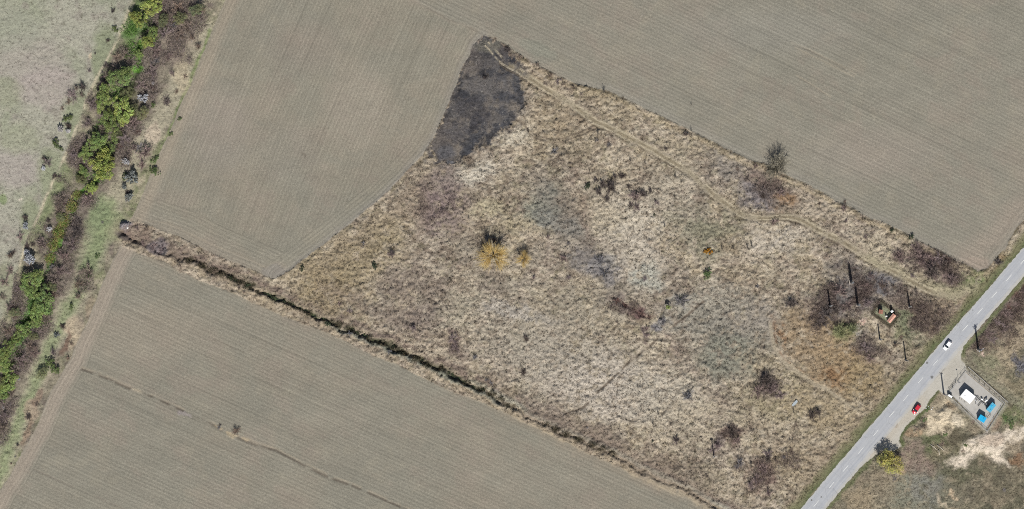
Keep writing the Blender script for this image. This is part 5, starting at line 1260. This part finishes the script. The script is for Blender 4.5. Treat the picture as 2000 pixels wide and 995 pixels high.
# gate across the opening to the layby
gt = empty('yard_gate', (*W(1860.5, 757), 0), math.atan2(W(1867,747.5)[1]-W(1854,766)[1], W(1867,747.5)[0]-W(1854,766)[0])); tag(gt, 'double leaf steel gate with tall posts between layby and yard', 'gate')
for sx in (-2.2, 0, 2.2): MB().box(sx, 0, 1.15 if sx else .95, .14, .14, 2.3 if sx else 1.9).build('post', M_STEELD, gt)
for s0, s1 in ((-2.1, -.08), (.08, 2.1)):
    m = MB()
    for zz in (.2, 1.0, 1.8): m.box((s0+s1)/2, .02, zz, s1-s0, .06, .07)
    for xx in (s0+.04, s1-.04): m.box(xx, .02, 1.0, .06, .062, 1.66)
    lf = m.build('gate_leaf', M_STEEL, gt); m = MB()
    k = 11
    for i in range(k): m.box(s0+(s1-s0)*(i+.5)/k, .02, 1.0, .02, .025, 1.56)
    m.build('bars', M_STEELD, lf)
# low concrete edging wall outside the fence
ew = MB(); 
pa, pb = np.array(W(1890, 716.5)), np.array(W(1969, 786.5)); c = (pa+pb)/2; L = np.linalg.norm(pb-pa); ang = math.atan2(*(pb-pa)[::-1])
ew.box(c[0], c[1], .16, L, .22, .36, ang, bev=.02); ed = ew.build('drain_wall', M_CONC); tag(ed, 'low concrete drain wall running outside the upper yard fence', 'low wall')

# ---- cars
def mat_car(name, rgb):
    t = NT(name); g = t.n('ShaderNodeNewGeometry'); n = t.noise(g.outputs['Position'], 6, 4, .6).outputs[0]
    rg = t.n('ShaderNodeRGB'); rg.outputs[0].default_value = (*rgb, 1); c = t.scalecol(rg.outputs[0], t.mapr(n, .3, .7, .95, 1.05))
    b = t.bsdf(c, .35, .5); b.inputs['Coat Weight'].default_value = .6; b.inputs['Coat Roughness'].default_value = .1; return t.m
M_GLASS = mat_paint('dark_car_glass', (.012, .016, .02), .08, .6, .05, 2)
M_TYRE = mat_paint('black_tyre_rubber', (.02, .02, .02), .9, .2, .1, 5)
M_LENS = mat_paint('clear_headlight_lens', (.6, .62, .65), .1, .8, .02, 2); M_TAIL = mat_paint('red_tail_lens', (.35, .02, .02), .2, .6, .05, 3)
M_PLATE = mat_paint('white_number_plate', (.7, .7, .68), .5, .4, .02, 2); M_PLAS = mat_paint('black_car_plastic', (.03, .03, .032), .7, .3, .1, 4)
def car(name, label, px, py, ang, L, Wd, Hh, paint, style):
    x, y = W(px, py); root = empty(name, (x, y, .065), ang); tag(root, label, 'car')
    hw = Wd/2; hl = L/2; hood = .86 if style == 'hatch' else .95
    # stations along the length: (x, half width, sill z, shoulder z)
    st = [(-hl, hw*.80, .42, .80), (-hl+.12, hw*.93, .26, .92), (-hl+.6, hw, .20, .97), (-hl+1.4, hw, .18, .96), (0, hw, .18, .93), (hl-1.35, hw, .18, .90), (hl-.65, hw*.98, .20, .84), (hl-.18, hw*.90, .24, .72), (hl, hw*.74, .34, .60)]
    m = MB(); rings = []
    for (sx, w, z0, z1) in st:
        prof = [(-w*.86, z0), (-w, z0+.14), (-w*1.0, (z0+z1)/2), (-w*.95, z1-.07), (-w*.84, z1), (0, z1+.035), (w*.84, z1), (w*.95, z1-.07), (w, (z0+z1)/2), (w, z0+.14), (w*.86, z0)]
        rings.append([m.bm.verts.new((sx, a, b)) for a, b in prof])
    for r0, r1 in zip(rings, rings[1:]):
        n = len(r0)
        for j in range(n): m.bm.faces.new((r0[j], r0[(j+1) % n], r1[(j+1) % n], r1[j]))
    m.bm.faces.new(rings[0][::-1]); m.bm.faces.new(rings[-1]); m.build('body', paint, root, True)
    # cabin: glasshouse and roof
    xa, xb = (-hl+.25, hl-1.12) if style == 'hatch' else (-hl+.35, hl-1.35)
    ra, rb = (xa+.22, xb-.78); zb, zt = .93, Hh-.05; wb_, wt = hw*.90, hw*.82
    def prism(x0, x1, t0, t1, w0, w1, z0, z1, nm, mat):
        m = MB(); b = [(x0, -w0, z0), (x1, -w0, z0), (x1, w0, z0), (x0, w0, z0)]; t_ = [(t0, -w1, z1), (t1, -w1, z1), (t1, w1, z1), (t0, w1, z1)]
        V_ = [m.bm.verts.new(p) for p in b+t_]
        for q in ((3,2,1,0), (4,5,6,7), (0,1,5,4), (1,2,6,5), (2,3,7,6), (3,0,4,7)): m.bm.faces.new([V_[i] for i in q])
        bmesh.ops.bevel(m.bm, geom=list(m.bm.edges), offset=.03, segments=2, affect='EDGES'); return m.build(nm, mat, root)
    prism(xa+.03, xb-.03, ra+.02, rb-.02, wb_-.02, wt-.01, zb-.12, zt-.04, 'cabin_core', M_PLAS)
    rf = prism(ra-.03, rb+.03, ra+.06, rb-.06, wt+.02, wt-.07, zt-.045, Hh, 'roof', paint)
    def pane(nm, p4, mat=M_GLASS):
        return MB().face(p4).build(nm, mat, root)
    e = .03
    pane('windscreen', [(xb+e, -wb_+.06, zb-.02), (xb+e, wb_-.06, zb-.02), (rb+e+.02, wt-.03, zt-.03), (rb+e+.02, -wt+.03, zt-.03)])
    pane('rear_window', [(xa-e, wb_-.08, zb), (xa-e, -wb_+.08, zb), (ra-e-.02, -wt+.05, zt-.03), (ra-e-.02, wt-.05, zt-.03)])
    mx = (xa+xb)/2-.05
    for sy in (-1, 1):
        for (u0, u1, v0, v1) in ((xa+.22, mx-.04, ra+.04, mx-.04), (mx+.04, xb-.16, mx+.04, rb-.03)):
            pane('side_window', [(u0, sy*(wb_+.012), zb-.02), (u1, sy*(wb_+.012), zb-.02), (v1, sy*(wt+.02), zt-.05), (v0, sy*(wt+.02), zt-.05)])
        MB().box(xb-.15, sy*(hw+.10), .98, .12, .2, .13, bev=.03).build('mirror', paint, root)
        MB().box(hl-.16, sy*hw*.66, .64, .22, .34, .12, bev=.03).build('headlight', M_LENS, root)
        MB().box(-hl+.06, sy*hw*.72, .78, .12, .24, .22, bev=.03).build('tail_light', M_TAIL, root)
        for wx in (hl-.82, -hl+.78):
            ty = MB().cyl((wx, sy*(hw-.20), .31), (wx, sy*(hw+.01), .31), .31, n=22).build('wheel', M_TYRE, root, False)
            MB().cyl((wx, sy*(hw-.02), .31), (wx, sy*(hw+.02), .31), .19, n=14).build('rim', M_STEEL, ty)
        for px_ in (xa+.2, mx, xb-.12):
            pass
    MB().box(hl-.02, 0, .45, .08, .9, .14, bev=.02).build('grille', M_PLAS, root); MB().box(hl+.03, 0, .38, .02, .5, .11).build('number_plate', M_PLATE, root); MB().box(-hl-.01, 0, .62, .02, .5, .11).build('number_plate', M_PLATE, root)
    MB().box((xa+ra)/2-.1, 0, .99, .04, .02, .02).build('wiper', M_PLAS, root)
    return root, ra, rb
rd = math.atan2(W(1742,810)[1]-W(1769,777)[1], W(1742,810)[0]-W(1769,777)[0])
M_RED = mat_car('red_car_paint', (.46, .014, .03)); M_CWH = mat_car('white_car_paint', (.80, .80, .79))
car('parked_car', 'red hatchback parked on the pale shoulder below the layby', 1789.5, 799.3, rd+.06, 4.25, 1.75, 1.46, M_RED, 'hatch')
r2, ra, rb = car('moving_car', 'white car driving down the left lane beside the layby mouth', 1850.3, 675, rd+.02, 4.1, 1.75, 1.5, M_CWH, 'hatch')


# ---- enclosed plot: hedge, sheds
def hedge(pts, w, h, label):
    r = np.random.default_rng(31); a = Acc(); P = []
    for p, q in zip(pts, pts[1:]+pts[:1]):
        x0, y0 = W(*p); x1, y1 = W(*q); L = math.hypot(x1-x0, y1-y0); n = int(L*260); t = r.random(n)
        P.append(np.c_[x0+(x1-x0)*t+r.normal(size=n)*w*.33, y0+(y1-y0)*t+r.normal(size=n)*w*.33, h*r.random(n)])
    P = np.concatenate(P); P[:, 2] += hz(P[:, 0], P[:, 1]); n = len(P); D = norm(r.normal(size=(n, 3))+np.array([0, 0, .5])); C = np.array(alb(142, 132, 110))*r.uniform(.75, 1.25, n)[:, None]
    v, f, c = blades(P, D, r.uniform(.12, .35, n), np.full(n, .09), C, r, tri=False); o = np_mesh('hedge', v, f, [M_GRASS], colors=c, smooth=False); tag(o, label, 'hedge')
hedge([(1719.5,586.5),(1755,617),(1738.5,638.5),(1703,611.5)], 1.2, .45, 'low dark olive hedge in a diamond around the small sheds')
gp_ = slab('grass_plot', [(1719.5,589),(1752,617),(1738,635),(1706,611.5)], -.1, .16, mat_thatch('plot_lawn', .75, 1.2, 1.6)); tag(gp_, kind='structure')
a_ = gp_.data.color_attributes.new('tint', 'FLOAT_COLOR', 'POINT')
for d_ in a_.data: d_.color = (*alb(146, 150, 118), 1)
def shed(name, label, px, py, ang, sx, sy, hgt, roofmat, wallmat, rise):
    x, y = W(px, py); root = empty(name, (x, y, .16), math.radians(ang)); tag(root, label, 'shed')
    MB().box(0, 0, hgt/2, sx-.2, sy-.2, hgt).build('wall', wallmat, root)
    m = MB(); hx, hy = sx/2, sy/2; z0 = hgt+.003
    V_ = [m.bm.verts.new(p) for p in ((-hx, -hy, z0), (hx, -hy, z0), (hx, hy, z0), (-hx, hy, z0), (-hx, 0, z0+rise), (hx, 0, z0+rise))]
    for q in ((0,1,5,4), (2,3,4,5), (3,0,4), (1,2,5), (3,2,1,0)): m.bm.faces.new([V_[i] for i in q])
    rf = m.build('roof', roofmat, root)
    n = max(3, int(sx/.35))
    for k in range(n):
        xx = -hx+sx*(k+.5)/n
        for s_ in (-1, 1): MB().cyl((xx, s_*hy, z0+.02), (xx, 0, z0+rise+.02), .035, n=6).build('roof_rib', roofmat, rf)
    MB().cyl((-hx, 0, z0+rise+.02), (hx, 0, z0+rise+.02), .05, n=8).build('ridge', roofmat, rf)
    d = MB().box(0, -sy/2+.09, .85, .7, .05, 1.7, bev=.01).build('door', M_WOODP, root); MB().box(.25, -sy/2+.05, .85, .03, .04, .14).build('handle', M_STEEL, d)
    return root
shed('small_shed', 'small shed with a rust red roof in the left corner of the enclosed plot', 1719.3, 609.3, 80, 1.6, 1.6, 2.5, M_RUST, M_RUST, .3)
shed('tiled_shed', 'long shed with salmon tiles at the right side of the enclosed plot', 1740.3, 622, 50, 3.8, 1.6, 2.1, M_SALM, M_PLAST, .35)
shed('white_shed', 'small box with a white roof beside the salmon tiled shed', 1741, 608.3, 40, .95, .85, 2.3, M_WHITE, M_WHITE, .12)
ks = empty('stone_shrine', (*W(1730.6, 618), .16), math.radians(20)); tag(ks, 'small pale stone monument in the middle of the enclosed plot', 'monument')
MB().box(0, 0, .15, .9, .8, .3, bev=.03).build('base', M_STONE, ks); MB().box(0, 0, .8, .5, .4, 1.1, bev=.05).build('pillar', M_STONE, ks); MB().box(0, 0, 1.4, .62, .5, .1, bev=.02).build('capstone', M_WHITE, ks); MB().box(0, 0, 1.65, .08, .08, .45).box(0, 0, 1.7, .3, .07, .08).build('cross', M_STEELD, ks)

# ---- loose things on the ground
def rocks(name, label, cat, px, py, n, spread, size, mat, seed, zoff=0.0):
    r = random.Random(seed); x0, y0 = W(px, py); m = MB()
    for i in range(n):
        x, y = x0+r.gauss(0, spread), y0+r.gauss(0, spread*.7); s_ = size*r.uniform(.4, 1.1); z = float(hz(x, y))+zoff
        rr = bmesh.ops.create_icosphere(m.bm, subdivisions=1, radius=s_, matrix=Matrix.Translation((x, y, z+s_*.25)) @ Matrix.Rotation(r.random()*6, 4, 'Z') @ Matrix.Diagonal((1, r.uniform(.6, 1), r.uniform(.4, .8), 1)))
        for v in rr['verts']: v.co += Vector((r.gauss(0, .12), r.gauss(0, .12), r.gauss(0, .1)))*s_
    o = m.build(name, mat); tag(o, label, cat); return o
rocks('rubble_pile', 'grey rubble heap at the head of the ditch', 'rubble', 245, 439, 60, .9, .45, M_ASH, 5)
rocks('pale_boulder', 'single whitish block on the grey rubble heap', 'boulder', 249.5, 445.5, 1, 0, .75, mat_paint('white_lime_block', alb(228,224,216), .9, .2, .1, 2), 6, .25)
rocks('brick_rubble', 'pinkish scatter of broken brick left of the enclosed plot', 'rubble', 1684.5, 630.5, 36, .75, .26, M_PINK, 7)
rocks('stone_rubble', 'pale stones strewn in the scrub below the brick scatter', 'rubble', 1676, 656, 16, 1.0, .2, M_STONE, 8)
rocks('white_debris', 'white scraps dumped on the bank right of the red car', 'debris', 1813, 797, 12, .7, .22, M_WHITE, 9)
rocks('corner_stones', 'white stones piled at the lower corner of the yard fence', 'stones', 1927.5, 844, 7, .35, .3, M_STONE, 10)
for i, (x0, y0, x1, y1, lb) in enumerate([(1817,868,1829,878,'longest bleached log below the pale spoil bank'),(1830,869,1843,880,'thin bleached log lying right of the longest log'),(1833,879,1835,889,'short stubby log lying below the two long logs')]):
    a = Vector((*W(x0, y0), 0)); b = Vector((*W(x1, y1), 0)); a.z = float(hz(a.x, a.y))+.22; b.z = float(hz(b.x, b.y))+.22
    o = MB().cyl(a, b, .19, .11, 9).cyl(a.lerp(b, .4), a.lerp(b, .55)+Vector((.4, .5, .15)), .06, .03, 6).build('fallen_log', M_LOG, None, True); tag(o, lb, 'log', 'bleached logs by the spoil ground')
# little pool of pale water in the meadow
tp = NT('pale_pool_water'); tp.bsdf(alb(176, 186, 190), .15, .5)
x, y = W(1551, 787); z = float(hz(x, y)); pv = [(1546,792),(1550,786),(1556,781),(1558,785),(1554,790),(1549,794)]
po = MB().face([(*W(*p), z+.34) for p in pv][::-1]).build('water', tp.m); po['kind'] = 'structure'
x, y = W(37, 741)
